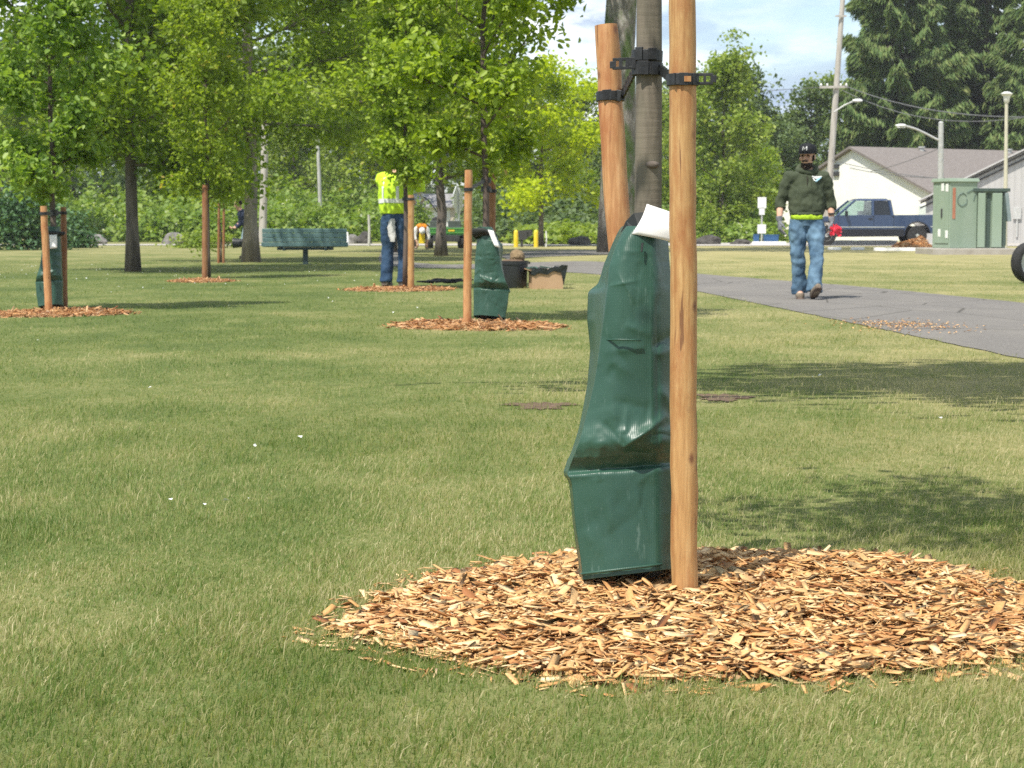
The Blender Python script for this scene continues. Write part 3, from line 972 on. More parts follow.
def band(mb, c, r, h, axis=None, n=24, th=0.004, a0=0, a1=2 * pi):
    """flat ring of strap with height h round a pole at c"""
    full = abs(a1 - a0 - 2 * pi) < 1e-6
    vs, fs = [], []
    for i in range(n + (0 if full else 1)):
        a = a0 + (a1 - a0) * i / n
        for rr, zz in ((r, -h / 2), (r + th, -h / 2), (r + th, h / 2), (r, h / 2)):
            vs.append(Vector((cos(a) * rr, sin(a) * rr, zz)))
    if axis is not None:
        q = Vector((0, 0, 1)).rotation_difference(Vector(axis).normalized())
        vs = [q @ v for v in vs]
    vs = [v + Vector(c) for v in vs]
    k = len(vs) // 4
    for i in range(k if full else k - 1):
        j = (i + 1) % k
        for s in range(4):
            s2 = (s + 1) % 4
            fs.append((i * 4 + s, j * 4 + s, j * 4 + s2, i * 4 + s2))
    mb.add(vs, fs)

def strap(mb, a, b, h, th=0.004, links=0):
    """flat strap from a to b, upright width h"""
    a, b = Vector(a), Vector(b)
    d = (b - a).normalized()
    s = d.cross(Vector((0, 0, 1)))
    s = s.normalized() if s.length > 1e-4 else Vector((1, 0, 0))
    u = s.cross(d)
    def seg(p, q, hh, tt):
        vs = []
        for e in (p, q):
            for i, j in ((-1, -1), (1, -1), (1, 1), (-1, 1)):
                vs.append(e + s * tt / 2 * i + u * hh / 2 * j)
        mb.add(vs, [(0, 1, 2, 3), (7, 6, 5, 4), (0, 4, 5, 1), (1, 5, 6, 2), (2, 6, 7, 3), (3, 7, 4, 0)])
    if links:
        for i in range(links):
            p, q = a.lerp(b, i / links), a.lerp(b, (i + 0.52) / links)
            seg(p, q, h, th * 1.6)
        for o_ in (0.36, -0.36):
            seg(a + u * h * o_, b + u * h * o_, h * 0.2, th)
    else:
        seg(a, b, h, th)

# nearest tree: trunk, two stakes, ties, bag
FT = Vector((at_depth(647, 560, 4.45).x, 4.45, 0.0))
rs0 = at_depth(685, 597, 4.26); rs1 = at_depth(681.5, -48, 4.26)
ls0 = at_depth(641, 560, 4.60); ls1 = at_depth(606, 25, 4.63)
rs0.z -= 0.03
ls0.z = 0.03
stake('tall orange brown wooden stake in front of the nearest green watering bag', rs0, rs1, 0.0305, STAKE, 0.97, 3, 'stakes beside the young trees')
stake('leaning pale stake behind the nearest watering bag, its sawn top in view', ls0, ls1, 0.0325, STAKE_PALE, 0.90, 5, 'stakes beside the young trees')

tr, cro = tree_parts(101, 3.7, 1.95, 0.70, 0.0365, 13, 5, 1250, 0.080, 0.15, BARK_YOUNG, LF_MAPLE, 'oval', (0.0, 0.0), trunk_n=20, wob=0.0012, flare=1.1, top_r=0.35)
t = thing('young_tree', 'slim grey brown trunk of the nearest tree, strapped between two stakes, its crown above', 'tree', FT, 0, 'young staked trees')
link('trunk', tr, t); link('crown', cro, t)
# knot and pruning scar on the trunk
mb = MB()
kp = at_depth(652, 165, 4.45 - 0.030) - FT
mb.tube([kp + Vector((0, 0.012, 0)), kp + Vector((0.0, -0.004, 0.001)), kp + Vector((0.0, -0.008, 0.002))], [0.016, 0.011, 0.005], 12, ell=(1.25, 0.75))
mb.build('knot', BARK_DARK, t, smooth=True)

def front_tie(label, stake_c, stake_r, trunk_zs, hgt, tail_to, axis=None):
    t = thing('tree_tie', label, 'strap', stake_c, 0, 'black plastic tree ties')
    mb = MB()
    band(mb, (0, 0, 0), stake_r + 0.001, hgt, axis)
    o = mb.build('stake_loop', BLACK_PLASTIC, t, bevel=0.0012)
    return t
# right tie
rc = at_depth(682.5, 80, 4.26)
t = front_tie('black chain tie on the right stake with its loose tail sticking out', rc, 0.0305, None, 0.026, None)
mb = MB()
for sx in (0.0115, -0.0115):
    mb.box((0.0485, -0.004, sx * 0.85 + 0.002), (0.036, 0.005, 0.0065))
for bx in (0.033, 0.049, 0.0645):
    mb.box((bx, -0.004, 0.002), (0.006, 0.0052, 0.0245))
mb.box((0.0705, -0.004, 0.002), (0.009, 0.006, 0.016))
mb.box((0.0, -0.0325, 0.0), (0.020, 0.006, 0.0275)); mb.box((-0.018, -0.028, 0.0), (0.010, 0.006, 0.0265), (0, 0, 0.5)); mb.box((0.021, -0.026, 0.0), (0.010, 0.006, 0.0265), (0, 0, -0.6))
mb.build('tail', BLACK_PLASTIC, t, bevel=0.001)
mb = MB()
mb.box((0.008, -0.0368, 0.0), (0.015, 0.002, 0.012))
mb.build('slot', STAKE, t)
mb = MB()
a = Vector((-0.026, 0.02, 0.008)); b = at_depth(660, 69, 4.44) - rc
strap(mb, a, b, 0.024, 0.004, 5)
mb.build('link_strap', BLACK_PLASTIC, t)
mb = MB()
tc1 = at_depth(647, 69, 4.45) - rc; tc1.y = FT.y - rc.y; 
band(mb, tc1, 0.0325, 0.030, (0.02, 0.0, 1))
mb.box((tc1.x - 0.012, tc1.y - 0.036, tc1.z), (0.026, 0.007, 0.032)); mb.box((tc1.x + 0.016, tc1.y - 0.034, tc1.z - 0.001), (0.016, 0.007, 0.030), (0, 0, 0.35))
mb.build('trunk_loop', BLACK_PLASTIC, t, bevel=0.001)
# left tie
lc = at_depth(610.5, 96.5, 4.63)
lax = (ls1 - ls0).normalized() + Vector((0.06, 0, 0))
t = front_tie('black chain tie from the leaning stake to the trunk, upper loop', lc, 0.0300, None, 0.023, None, lax)
mb = MB()
mb.box((-0.010, -0.0315, 0.002), (0.022, 0.006, 0.025), (0, -0.08, 0)); mb.box((0.018, -0.029, 0.0), (0.014, 0.008, 0.027), (0, 0.2, -0.4))
mb.build('buckle', BLACK_PLASTIC, t, bevel=0.001)
mb = MB()
a = Vector((0.028, -0.006, 0.002)); b = at_depth(634.5, 70, 4.47) - lc
strap(mb, a, b, 0.024, 0.004, 6)
mb.build('link_strap', BLACK_PLASTIC, t)
mb = MB()
tc2 = at_depth(647, 56, 4.45) - lc
band(mb, tc2, 0.0325, 0.025, (0.03, 0, 1))
mb.box((tc2.x + 0.010, tc2.y - 0.0345, tc2.z + 0.002), (0.020, 0.006, 0.026), (0, 0, 0.2)); mb.box((tc2.x - 0.020, tc2.y - 0.030, tc2.z + 0.003), (0.018, 0.008, 0.030), (0, 0, -0.5))
mb.build('trunk_loop', BLACK_PLASTIC, t, bevel=0.001)
mb = MB()
e0 = at_depth(635, 63, 4.43) - lc; e1 = at_depth(612, 64, 4.43) - lc
for o_ in (0.010, -0.010):
    strap(mb, e0 + Vector((0, 0, o_)), e1 + Vector((0.006, 0, o_)), 0.007, 0.005)
for f in (0.05, 0.34, 0.62, 0.90):
    p = e0.lerp(e1, f)
    mb.box(p, (0.008, 0.0055, 0.027), (0, 0.03, 0))
mb.box(e1 + Vector((0.0, 0, -0.002)), (0.010, 0.006, 0.016))
mb.box(e0.lerp(e1, 0.20), (0.014, 0.0046, 0.018))
mb.build('tail', BLACK_PLASTIC, t, bevel=0.001)

# watering bag: grid of traced columns at their own depths round the trunk
ROWS = [
    (226, [(622, 0.05), (627, -0.066), (636, -0.088), (643, -0.09), (651, -0.082), (660, -0.068), (668, -0.001)]),
    (240, [(614, 0.05), (619, -0.076), (627, -0.098), (637, -0.1), (648, -0.092), (657, -0.078), (669, -0.011)]),
    (264, [(604, 0.05), (610, -0.089), (621, -0.111), (634, -0.113), (647, -0.105), (657, -0.091), (671, -0.024)]),
    (283, [(598, 0.05), (608, -0.098), (620, -0.12), (634, -0.122), (648, -0.114), (658, -0.1), (672, -0.033)]),
    (293, [(588, 0.05), (607, -0.102), (620, -0.124), (634, -0.126), (648, -0.118), (658, -0.104), (673, -0.037)]),
    (320, [(587, 0.05), (604, -0.104), (618, -0.127), (633, -0.13), (648, -0.123), (658, -0.11), (674, -0.041)]),
    (350, [(590, 0.045), (600, -0.108), (616, -0.1302), (632, -0.1323), (648, -0.1253), (659, -0.1123), (675, -0.0433)]),
    (385, [(587, 0.03), (594, -0.112), (612, -0.134), (630, -0.136), (648, -0.129), (660, -0.116), (676, -0.047)]),
    (420, [(580, 0.01), (585, -0.12), (607, -0.143), (628, -0.146), (648, -0.139), (661, -0.126), (677, -0.057)]),
    (442, [(574, 0.0), (579, -0.13), (603, -0.156), (626, -0.162), (647, -0.155), (661, -0.142), (678, -0.073)]),
    (458, [(568, 0.0), (573, -0.116), (598, -0.1417), (622, -0.1473), (647, -0.1403), (662, -0.1273), (679, -0.0583)]),
    (471, [(563, 0.0), (568, -0.096), (595, -0.1207), (621, -0.1253), (646, -0.1183), (662, -0.1053), (679, -0.0363)]),
    (476, [(564, 0.0), (568, -0.112), (596, -0.1358), (621, -0.1397), (646, -0.1327), (662, -0.1197), (679, -0.0507)]),
    (486, [(569, 0.0), (572, -0.116), (598, -0.14), (622, -0.144), (646, -0.137), (662, -0.124), (679, -0.055)]),
    (525, [(573, 0.0), (576, -0.126), (601, -0.1503), (624, -0.1547), (646, -0.1477), (662, -0.1347), (679, -0.0657)]),
    (560, [(578, 0.0), (581, -0.138), (604, -0.162), (626, -0.166), (647, -0.159), (662, -0.146), (679, -0.077)]),
    (580, [(580, 0.0), (583, -0.145), (606, -0.1693), (628, -0.1737), (648, -0.1667), (662, -0.1537), (679, -0.0847)]),
]
RIDGES = [  # x0, y0, x1, y1 (along), half width, height in metres
    (657, 296, 658, 452, 3.0, -0.010), (651, 290, 652, 440, 5.0, 0.005), (622, 452, 668, 414, 5.0, 0.020), (652, 348, 672, 334, 3.5, -0.012),
    (655, 354, 674, 350, 4.0, 0.010), (602, 352, 646, 347, 3.0, 0.004), (598, 430, 630, 462, 9.0, -0.006), (612, 262, 603, 335, 2.5, 0.006), (634, 488, 650, 548, 2.5, 0.004),
    (600, 500, 616, 560, 6.0, -0.003), (640, 262, 634, 325, 8.0, -0.005), (590, 300, 594, 372, 2.5, -0.010), (660, 388, 674, 408, 4.0, 0.012), (614, 250, 660, 254, 2.5, 0.003)]
def bag_mesh(name):
    D = FT.y
    def spl(vals, k):
        return [v.x for v in catmull([Vector((q, 0, 0)) for q in vals], k)]
    NV, NU = 10, 9
    split = 10
    ys = [r[0] for r in ROWS]
    dense = []
    rc = random.Random(17)
    CR = list(RIDGES)
    for k in range(110):
        x_, y_ = rc.uniform(585, 676), rc.choice((rc.uniform(240, 475), rc.uniform(420, 475), rc.uniform(480, 575)))
        a_ = rc.choice((rc.gauss(1.5, 0.25), rc.gauss(1.5, 0.3), rc.gauss(0.1, 0.3), rc.uniform(0, 3)))
        l_ = rc.uniform(10, 46)
        CR.append((x_ - cos(a_) * l_ / 2, y_ - sin(a_) * l_ / 2, x_ + cos(a_) * l_ / 2, y_ + sin(a_) * l_ / 2, rc.uniform(1.6, 4.5), rc.choice((-1, 1)) * rc.uniform(0.0012, 0.0050) * (1.0 if y_ < 476 else 0.5)))
    for lo, hi in ((0, split), (split, len(ROWS) - 1)):
        seg = ROWS[lo:hi + 1]
        yy = spl([r[0] for r in seg], NV)
        colsx = [spl([r[1][j][0] for r in seg], NV) for j in range(7)]
        lin = []
        for i in range(len(seg) - 1):
            lin += [seg[i][1][0][0] + (seg[i + 1][1][0][0] - seg[i][1][0][0]) * q / NV for q in range(NV)]
        colsx[0] = lin + [seg[-1][1][0][0]]
        colsd = [spl([r[1][j][1] for r in seg], NV) for j in range(7)]
        for i in range(len(yy)):
            if lo and i == 0: continue
            dense.append((yy[i], [c[i] for c in colsx], [c[i] for c in colsd]))
    vs, n = [], 0
    rr = random.Random(2)
    for (py, xs, ds) in dense:
        row = []
        for k in range(5):                     # the pinched side panel, slightly hollow
            t = k / 5
            row.append((xs[0] + (xs[1] - xs[0]) * t, ds[0] + (ds[1] - ds[0]) * t + 0.012 * sin(pi * t)))
        fx, fd = spl(xs[1:], NU), spl(ds[1:], NU)
        row += list(zip(fx, fd))
        lx, rx = xs[0], xs[-1]
        row += [(lx + (rx - lx) * t, dep) for t, dep in ((0.95, .05), (0.75, .09), (0.5, .10), (0.25, .09), (0.06, .07))]
        f = max(0, (py - 486) / 94.0); fb = max(0, 1 - abs(py - 472) / 40.0)
        for (px, dep) in row:
            w_ = 0
            if dep < 0.045:
                for (x0, y0, x1, y1, hwid, hgt) in CR:
                    dx, dy = x1 - x0, y1 - y0
                    L2 = dx * dx + dy * dy
                    t = max(0, min(1, ((px - x0) * dx + (py - y0) * dy) / L2))
                    q = (px - x0 - t * dx) ** 2 + (py - y0 - t * dy) ** 2
                    w_ += hgt * (exp(-q / (2 * hwid * hwid)) if abs(hgt) > 0.5 else 0.9 * exp(-sqrt(q) / hwid)) * (sin(pi * t) ** 0.5 if 0 < t < 1 else 0)
            yy = py - f * 11.0 * (px - 582) / 90.0 - fb * 9.0 * (px - 567) / 110.0
            vs.append(at_depth(px, yy, D + dep - w_) - FT)
        n = len(row)
    k = len(dense)
    mb = MB()
    mb.add(vs, [(i * n + j, (i + 1) * n + j, (i + 1) * n + (j + 1) % n, i * n + (j + 1) % n) for i in range(k - 1) for j in range(n)])
    me = mb.mesh(name, VINYL, True)
    bm = bmesh.new(); bm.from_mesh(me)
    ce = bm.edges.layers.float.new('crease_edge')
    bm.verts.ensure_lookup_table()
    fold = split * NV
    for e in bm.edges:
        a, b = sorted(v.index for v in e.verts)
        ra, ca, rb, cb = a // n, a % n, b // n, b % n
        if ca == cb and ca in (0, 5): e[ce] = 1.0
        if ra == rb and ra == fold and ca < 36: e[ce] = 0.9
        if ra == rb and ra in (0, k - 1): e[ce] = 1.0
    bm.to_mesh(me); bm.free()
    return me
def wrinkle_tex():
    tx = bpy.data.textures.new('wrinkles', 'CLOUDS')
    tx.noise_scale = 0.22
    tx.noise_depth = 2
    return tx
WR = wrinkle_tex()
def dress_bag(o, strength=0.004, levels=1):
    s = o.modifiers.new('smooth', 'SUBSURF'); s.levels = s.render_levels = levels
    dm = o.modifiers.new('wrinkle', 'DISPLACE'); dm.texture = WR; dm.strength = strength; dm.mid_level = 0.5; dm.texture_coords = 'LOCAL'
    sl = o.modifiers.new('sheet', 'SOLIDIFY'); sl.thickness = 0.0025; sl.offset = -1
bag = thing('watering_bag', 'large glossy green watering bag wrapped round the nearest trunk, folded above its hem', 'watering bag', FT, 0, 'green tree watering bags')
bme = bag_mesh('sleeve')
bo = link('sleeve', bme, bag); dress_bag(bo)
# welded hem seam along the bottom edge and the upper seam line
mb = MB()
hp = []
for j in range(0, 6):
    px, dep = ROWS[-1][1][j]
    py = 574 - 11.0 * (px - 582) / 90.0
    hp.append(at_depth(px, py, FT.y + dep - 0.006) - FT)
mb.tube(hp, 0.0035, 6)
mb.build('hem_seam', VINYL, bag, smooth=True)
mb = MB()
mb.tube([at_depth(604, 340, FT.y - .104) - FT, at_depth(616, 339.5, FT.y - .142) - FT, at_depth(632, 340, FT.y - .146) - FT, at_depth(641, 340.5, FT.y - .141) - FT], 0.0022, 6)
mb.build('side_seam', VINYL, bag, smooth=True)
mb = MB()
mb.tube([at_depth(642.5, 243, FT.y - .112) - FT, at_depth(641.5, 252, FT.y - .118) - FT], [0.003, 0.0022], 6)
mb.build('slit', VINYL_IN, bag)
# dark strap and lining showing at the mouth
mb = MB()
mp = [at_depth(621, 232, FT.y - .02) - FT, at_depth(626, 221, FT.y - .045) - FT, at_depth(634, 213, FT.y - .062) - FT, at_depth(643, 212, FT.y - .06) - FT]
mp2 = [at_depth(628, 238, FT.y - .075) - FT, at_depth(633, 235, FT.y - .085) - FT, at_depth(640, 232, FT.y - .09) - FT, at_depth(646, 228, FT.y - .085) - FT]
mb.add(mp + mp2 + [p + Vector((0, 0.008, 0)) for p in mp + mp2], [(0, 1, 5, 4), (1, 2, 6, 5), (2, 3, 7, 6), (8, 12, 13, 9), (9, 13, 14, 10), (10, 14, 15, 11), (0, 4, 12, 8), (3, 11, 15, 7), (0, 8, 9, 1), (1, 9, 10, 2), (2, 10, 11, 3), (4, 5, 13, 12), (5, 6, 14, 13), (6, 7, 15, 14)])
mb.build('collar', VINYL_IN, bag, smooth=False)
# paper tag, curled
def curl_sheet(corners, n=10, bow=0.012, th=0.0012):
    a, b, c, d = [Vector(q) for q in corners]   # a-b top edge, d-c bottom edge
    nrm = (b - a).cross(d - a).normalized()
    vs = []
    for i in range(n + 1):
        for j in range(n + 1):
            u, v = j / n, i / n
            p = a.lerp(b, u).lerp(d.lerp(c, u), v)
            vs.append(p + nrm * bow * (sin(pi * v) * 0.9 + 0.7 * sin(pi * u) * v))
    m = MB()
    k = (n + 1) ** 2
    vs += [p + nrm * th for p in vs]
    fs = []
    q = lambda i, j: i * (n + 1) + j
    for i in range(n):
        for j in range(n):
            fs.append((q(i, j), q(i, j + 1), q(i + 1, j + 1), q(i + 1, j)))
            fs.append((k + q(i, j), k + q(i + 1, j), k + q(i + 1, j + 1), k + q(i, j + 1)))
    for i in range(n):
        fs.append((q(0, i), k + q(0, i), k + q(0, i + 1), q(0, i + 1)))
        fs.append((q(n, i), q(n, i + 1), k + q(n, i + 1), k + q(n, i)))
        fs.append((q(i, 0), q(i + 1, 0), k + q(i + 1, 0), k + q(i, 0)))
        fs.append((q(i, n), k + q(i, n), k + q(i + 1, n), q(i + 1, n)))
    m.add(vs, fs)
    return m
cs = [at_depth(647, 204, FT.y - .075) - FT, at_depth(674, 213, FT.y - .055) - FT, at_depth(674, 243, FT.y - .085) - FT, at_depth(632, 234, FT.y - .098) - FT]
curl_sheet(cs, bow=-0.014).build('paper_tag', PAPER, bag, smooth=True)

# ------------------------------------------------------------------ the other young trees
def small_tie(label, sp, tp, rs_, rt):
    t = thing('tree_tie', label, 'strap', sp, 0, 'black plastic tree ties')
    mb = MB(); band(mb, (0, 0, 0), rs_ + 0.001, 0.03, n=14, th=0.006); mb.build('stake_loop', BLACK_PLASTIC, t)
    mb = MB(); d = Vector(tp) - Vector(sp)
    band(mb, d, rt + 0.001, 0.05, n=14, th=0.008); mb.build('trunk_loop', BLACK_PLASTIC, t)
    mb = MB(); strap(mb, d.normalized() * rs_, d - d.normalized() * rt, 0.032, 0.006); mb.build('link_strap', BLACK_PLASTIC, t)
    return t

def young(label, px, py, parts, rz=0.0):
    g = on_ground(px, py)
    t = thing('young_tree', label, 'tree', g, rz, 'young staked trees')
    link('trunk', parts[0], t); link('crown', parts[1], t)
    return t, g

def ring(label, px, py, k=1.0, rz=0.0):
    g = on_ground(px, py)
    o = link('wood_chip_mulch', far_chips, loc=(g.x, g.y, 0))
    o.scale = (k, k, 1); o.rotation_euler = (0, 0, rz)
    RINGS_AT.append((g.x, g.y, k))
    return tag(o, label, 'mulch', 'mulch rings', 'stuff')

SG = 'stakes beside the young trees'
# tree with the far left bag
A, gA = young('young tree with a bushy cool green crown over the far left watering bag', 55, 310.5,
              tree_parts(11, 4.8, 1.15, 0.72, 0.034, 24, 7, 14000, 0.070, 0.10, BARK_RED, LF_COOL, 'column', (0.004, 0.0), (0.35, 1.0), 0.45, 0.5, True, wob=0.004))
dA = gA.y
stake('pale pole in front of the far left watering bag', on_ground(49, 313.5), at_depth(43.5, 206, on_ground(49, 313.5).y), 0.037, STAKE_PALE, 0.9, 7, SG)
stake('rusty brown pole at the right side of the far left watering bag', on_ground(64.5, 309.5), at_depth(63.5, 207, on_ground(64, 309.5).y), 0.034, STAKE_RED, 0.9, 8, SG)
ring('thin orange mulch ring under the far left watering bag', 52, 314, 0.95, 0.7)
b2 = thing('watering_bag', 'dark green watering bag with a white tag at the far left of the lawn', 'watering bag', (gA.x + 0.02, gA.y, -0.02), 0.0, 'green tree watering bags')
o = link('sleeve', bme, b2); dress_bag(o, 0.014, 1)
tg = curl_sheet([(-0.03, -0.135, 0.79), (0.045, -0.125, 0.80), (0.05, -0.15, 0.66), (-0.02, -0.155, 0.65)], 6, 0.004)
tg.build('paper_tag', PAPER, b2, smooth=True)
mb = MB(); mb.tube([(-0.075, -0.085, 0.80), (0.0, -0.115, 0.81), (0.075, -0.07, 0.80), (0.06, 0.03, 0.80), (-0.06, 0.04, 0.80)], 0.045, 10, closed=True, ell=(1.0, 0.45))
mb.build('collar', VINYL_IN, b2, smooth=True)
small_tie('black tie between the pale far left pole and its trunk', at_depth(43.9, 213.5, on_ground(49, 313.5).y), at_depth(54, 213.5, dA), 0.034, 0.033)
small_tie('black tie between the rusty far left pole and its trunk', at_depth(63.6, 213, on_ground(64, 309.5).y), at_depth(54, 212.5, dA), 0.032, 0.033)

# tree with the middle bag
Dt, gD = young('young tree with loose maple leaves above the middle watering bag', 485, 322,
               tree_parts(23, 5.4, 1.42, 0.84, 0.034, 26, 7, 14500, 0.072, 0.10, BARK_RED, LF_MAPLE, 'oval', (0.004, 0.0), (0.4, 1.0), 0.45, 0.5, True, wob=0.006))
sD = on_ground(467, 326.5)
stake('straight tan stake left of the middle watering bag', sD, at_depth(468.5, 170, sD.y), 0.0365, STAKE_PALE, 0.92, 9, SG)
sD2 = on_ground(490.5, 318.5)
stake('dark reddish stake behind the trunk of the middle bagged tree', sD2, at_depth(492.5, 173, sD2.y), 0.036, STAKE_RED, 0.92, 10, SG)
ring('pale mulch ring round the middle watering bag and its stake', 478, 326.5, 1.0, 2.1)
b3 = thing('watering_bag', 'green watering bag with a slumped lower half right of the tan stake', 'watering bag', (gD.x - 0.015, gD.y, -0.02), 0.0, 'green tree watering bags')
b3.scale = (-1.25, 1.1, 1.0)
o = link('sleeve', bme, b3); dress_bag(o, 0.016, 1)
curl_sheet([(-0.075, -0.115, 0.84), (-0.035, -0.13, 0.85), (-0.085, -0.15, 0.70), (-0.125, -0.13, 0.69)], 6, 0.004).build('paper_tag', PAPER, b3, smooth=True)
mb = MB(); mb.tube([(-0.06, -0.085, 0.80), (0.0, -0.115, 0.83), (0.065, -0.07, 0.82), (0.05, 0.03, 0.80), (-0.05, 0.04, 0.80)], 0.045, 10, closed=True, ell=(1.0, 0.45))
mb.build('collar', VINYL_IN, b3, smooth=True)
small_tie('black tie from the tan stake to the trunk of the middle bagged tree', at_depth(468.4, 189.5, sD.y), at_depth(486, 180, gD.y), 0.035, 0.036)
small_tie('black tie from the dark reddish stake to the same trunk', at_depth(492.3, 191, sD2.y), at_depth(486, 189, gD.y), 0.035, 0.036)

# tree the worker is tying
Ct, gC = young('young green tree the worker in the lime jacket is tying to its stake', 405.5, 289,
               tree_parts(37, 5.4, 1.50, 0.66, 0.036, 26, 7, 13000, 0.075, 0.105, BARK_RED, LF_MAPLE, 'oval', (0.0, 0.0), (0.4, 1.0), 0.45, 0.45, True, wob=0.004))
sC = on_ground(411, 290)
stake('short orange stake directly beside the worker in the lime jacket', sC, at_depth(411, 195, sC.y), 0.044, STAKE, 0.95, 11, SG)
ring('orange mulch ring under the worker in the lime jacket', 404, 289.7, 1.0, 4.0)
small_tie('black tie the worker is fastening round the short stake', at_depth(411, 199, sC.y), at_depth(405.5, 199, gC.y), 0.043, 0.036)

# yellow-green tree on the left
Bt, gB = young('slender yellow green young tree between two mature trunks on the left', 208, 278.5,
               tree_parts(41, 4.6, 1.30, 0.72, 0.042, 24, 7, 8500, 0.072, 0.12, BARK_RED, LF_WARM, 'oval', (0.0, 0.0), (0.3, 1.05), 0.45, 0.5, True, wob=0.004))
sB = on_ground(205, 279)
stake('rusty stake against the slender yellow green tree on the left', sB, at_depth(205, 185, sB.y), 0.048, STAKE_RED, 0.95, 12, SG)
ring('reddish mulch ring under the slender yellow green tree', 200, 281.5, 0.72, 1.2)

# thin sapling by the second path
Et, gE = young('thin sapling with few reddish leaves between two light poles on the left', 221, 262.5,
               tree_parts(43, 3.3, 1.35, 0.75, 0.022, 14, 5, 1200, 0.12, 0.16, BARK_RED, LF_WARM, 'oval', (0.0, 0.0), (0.4, 1.0), 0.45, 0.5))
for (px, lab) in ((218.5, 'thin pole left of the sapling with few reddish leaves'), (223.5, 'thin pole right of the sapling with few reddish leaves')):
    s_ = on_ground(px, 263)
    stake(lab, s_, at_depth(px + 0.5, 203, s_.y), 0.03, STAKE_RED, 0.95, 13, SG)

g = link('grass', grass_mesh(RINGS_AT))
tag(g, 'short mown grass of the lawn with dry and green patches', 'grass', kind='stuff')
# fallen white petals
rng = np.random.default_rng(9)
spots = [(170, 514), (205, 519), (226, 515), (250, 513), (127, 488), (255, 457), (267, 430), (812, 385), (820, 383), (740, 382), (38, 346), (300, 448), (590, 384), (940, 428), (700, 345), (150, 396)]
P = [on_ground(*s) for s in spots]
for k in range(230):
    P.append(on_ground(rng.uniform(-20, 420), 266 + rng.exponential(10)))
C = np.array([(p.x, p.y, 0.045) for p in P])
tag(link('fallen_petals', leaf_mesh('petals', C, 0.022, WHITE_CHALK, rng, 1.5, None, 0, 0.8)), 'tiny white petals scattered over the lawn', 'petals', kind='stuff')
# ------------------------------------------------------------------ mature park trees
def tree(name, label, px, py, parts, group=None, rz=0.0, d=None):
    g = on_ground(px, py) if d is None else Vector((at_depth(px, HOR, d).x, d, 0))
    t = thing(name, label, 'tree', g, rz, group)
    link('trunk', parts[0], t); link('crown', parts[1], t)
    return t
MG = 'mature trees on the lawn'
tree('mature_tree', 'dark mature tree with straight grey trunk behind the far left bag', 133, 271.5,
     tree_parts(61, 10.5, 2.2, 3.0, 0.120, 30, 10, 50000, 0.135, 0.30, BARK_DARK, LF_DARK, 'round', (0.0, 0.0), (0.0, 0.9), 0.5, 0.4, False, 14, wob=0.003, flare=1.35, fill=0.3), MG)
tree('mature_tree', 'broad mature tree with pale flared trunk beside the green bench', 251, 262,
     tree_parts(67, 11.5, 2.95, 3.3, 0.165, 32, 10, 56000, 0.14, 0.30, BARK_PALE, LF_MAPLE, 'round', (0.0, 0.0), (-0.02, 0.9), 0.5, 0.4, False, 16, wob=0.003, flare=1.45, fill=0.3), MG)
tree('mature_tree', 'spreading green tree whose trunk is hidden behind the worker in lime', 391, 252.5,
     tree_parts(69, 12.5, 4.7, 4.2, 0.17, 32, 10, 34000, 0.20, 0.40, BARK_GREY, LF_MAPLE, 'round', (0.0, 0.0), (-0.05, 0.9), 0.5, 0.4, False, 12, wob=0.003, fill=0.3), MG)
tree('mature_tree', 'forked dark tree in front of the green utility cart', 441, 256,
     tree_parts(71, 7.5, 2.35, 2.5, 0.145, 24, 7, 15000, 0.17, 0.32, BARK_DARK, LF_WARM, 'round', (0.002, 0.0), (0.25, 1.0), 0.5, 0.4, False, 12, wob=0.006, flare=1.4, limb_r=0.6), MG)
tree('mature_tree', 'bright yellow green tree beyond the yellow bollards', 541, 246.2,
     tree_parts(73, 6.4, 2.05, 2.35, 0.11, 20, 7, 10500, 0.20, 0.30, BARK_GREY, LF_BRIGHT, 'round', (0.0, 0.0), (0.1, 0.9), 0.6, 0.3, False, 10, wob=0.005), MG)
tree('mature_tree', 'massive mossy trunk rising behind the leaning stake', 617, 252.5,
     tree_parts(79, 26, 10.6, 5.5, 0.56, 22, 8, 9000, 0.34, 0.5, BARK_MOSS, LF_DARK, 'round', (0.008, 0.0), (-0.1, 0.8), 0.5, 0.4, False, 18, wob=0.003, flare=1.15, top_r=0.35), MG)
# tree whose shade falls across the lawn from beyond the right edge
t = tree('mature_tree', 'park tree beyond the right edge whose shade crosses the lawn', 0, 0,
         tree_parts(83, 6.6, 3.6, 1.9, 0.12, 24, 9, 11000, 0.15, 0.28, BARK_GREY, LF_DARK, 'round', (0.0, 0.0), (0.0, 0.9)), MG, 0.0, 7.4)
t.location = (2.95, 8.35, 0); t.scale = (2.3, 0.70, 1)

# ------------------------------------------------------------------ trees and thickets at the back
W1 = tree_parts(201, 10.5, 0.9, 3.1, 0.17, 24, 6, 6500, 0.34, 0.42, BARK_GREY, LF_WOOD, 'round', (0, 0), (0.1, 0.95), trunk_n=7)
W2 = tree_parts(203, 11.0, 0.8, 2.6, 0.16, 24, 6, 6000, 0.32, 0.40, BARK_GREY, LF_LIGHT, 'oval', (0, 0), (0.3, 1.1), trunk_n=7)
W3 = tree_parts(207, 9.0, 0.6, 3.4, 0.17, 22, 6, 6500, 0.34, 0.45, BARK_DARK, LF_DARK, 'round', (0, 0), (0.1, 0.9), trunk_n=7)
W4 = tree_parts(211, 10.0, 0.6, 2.6, 0.14, 24, 7, 7500, 0.26, 0.36, BARK_GREY, LF_LIGHT, 'oval', (0, 0), (0.4, 1.1), trunk_n=7)
WG = 'trees at the far edge of the park'
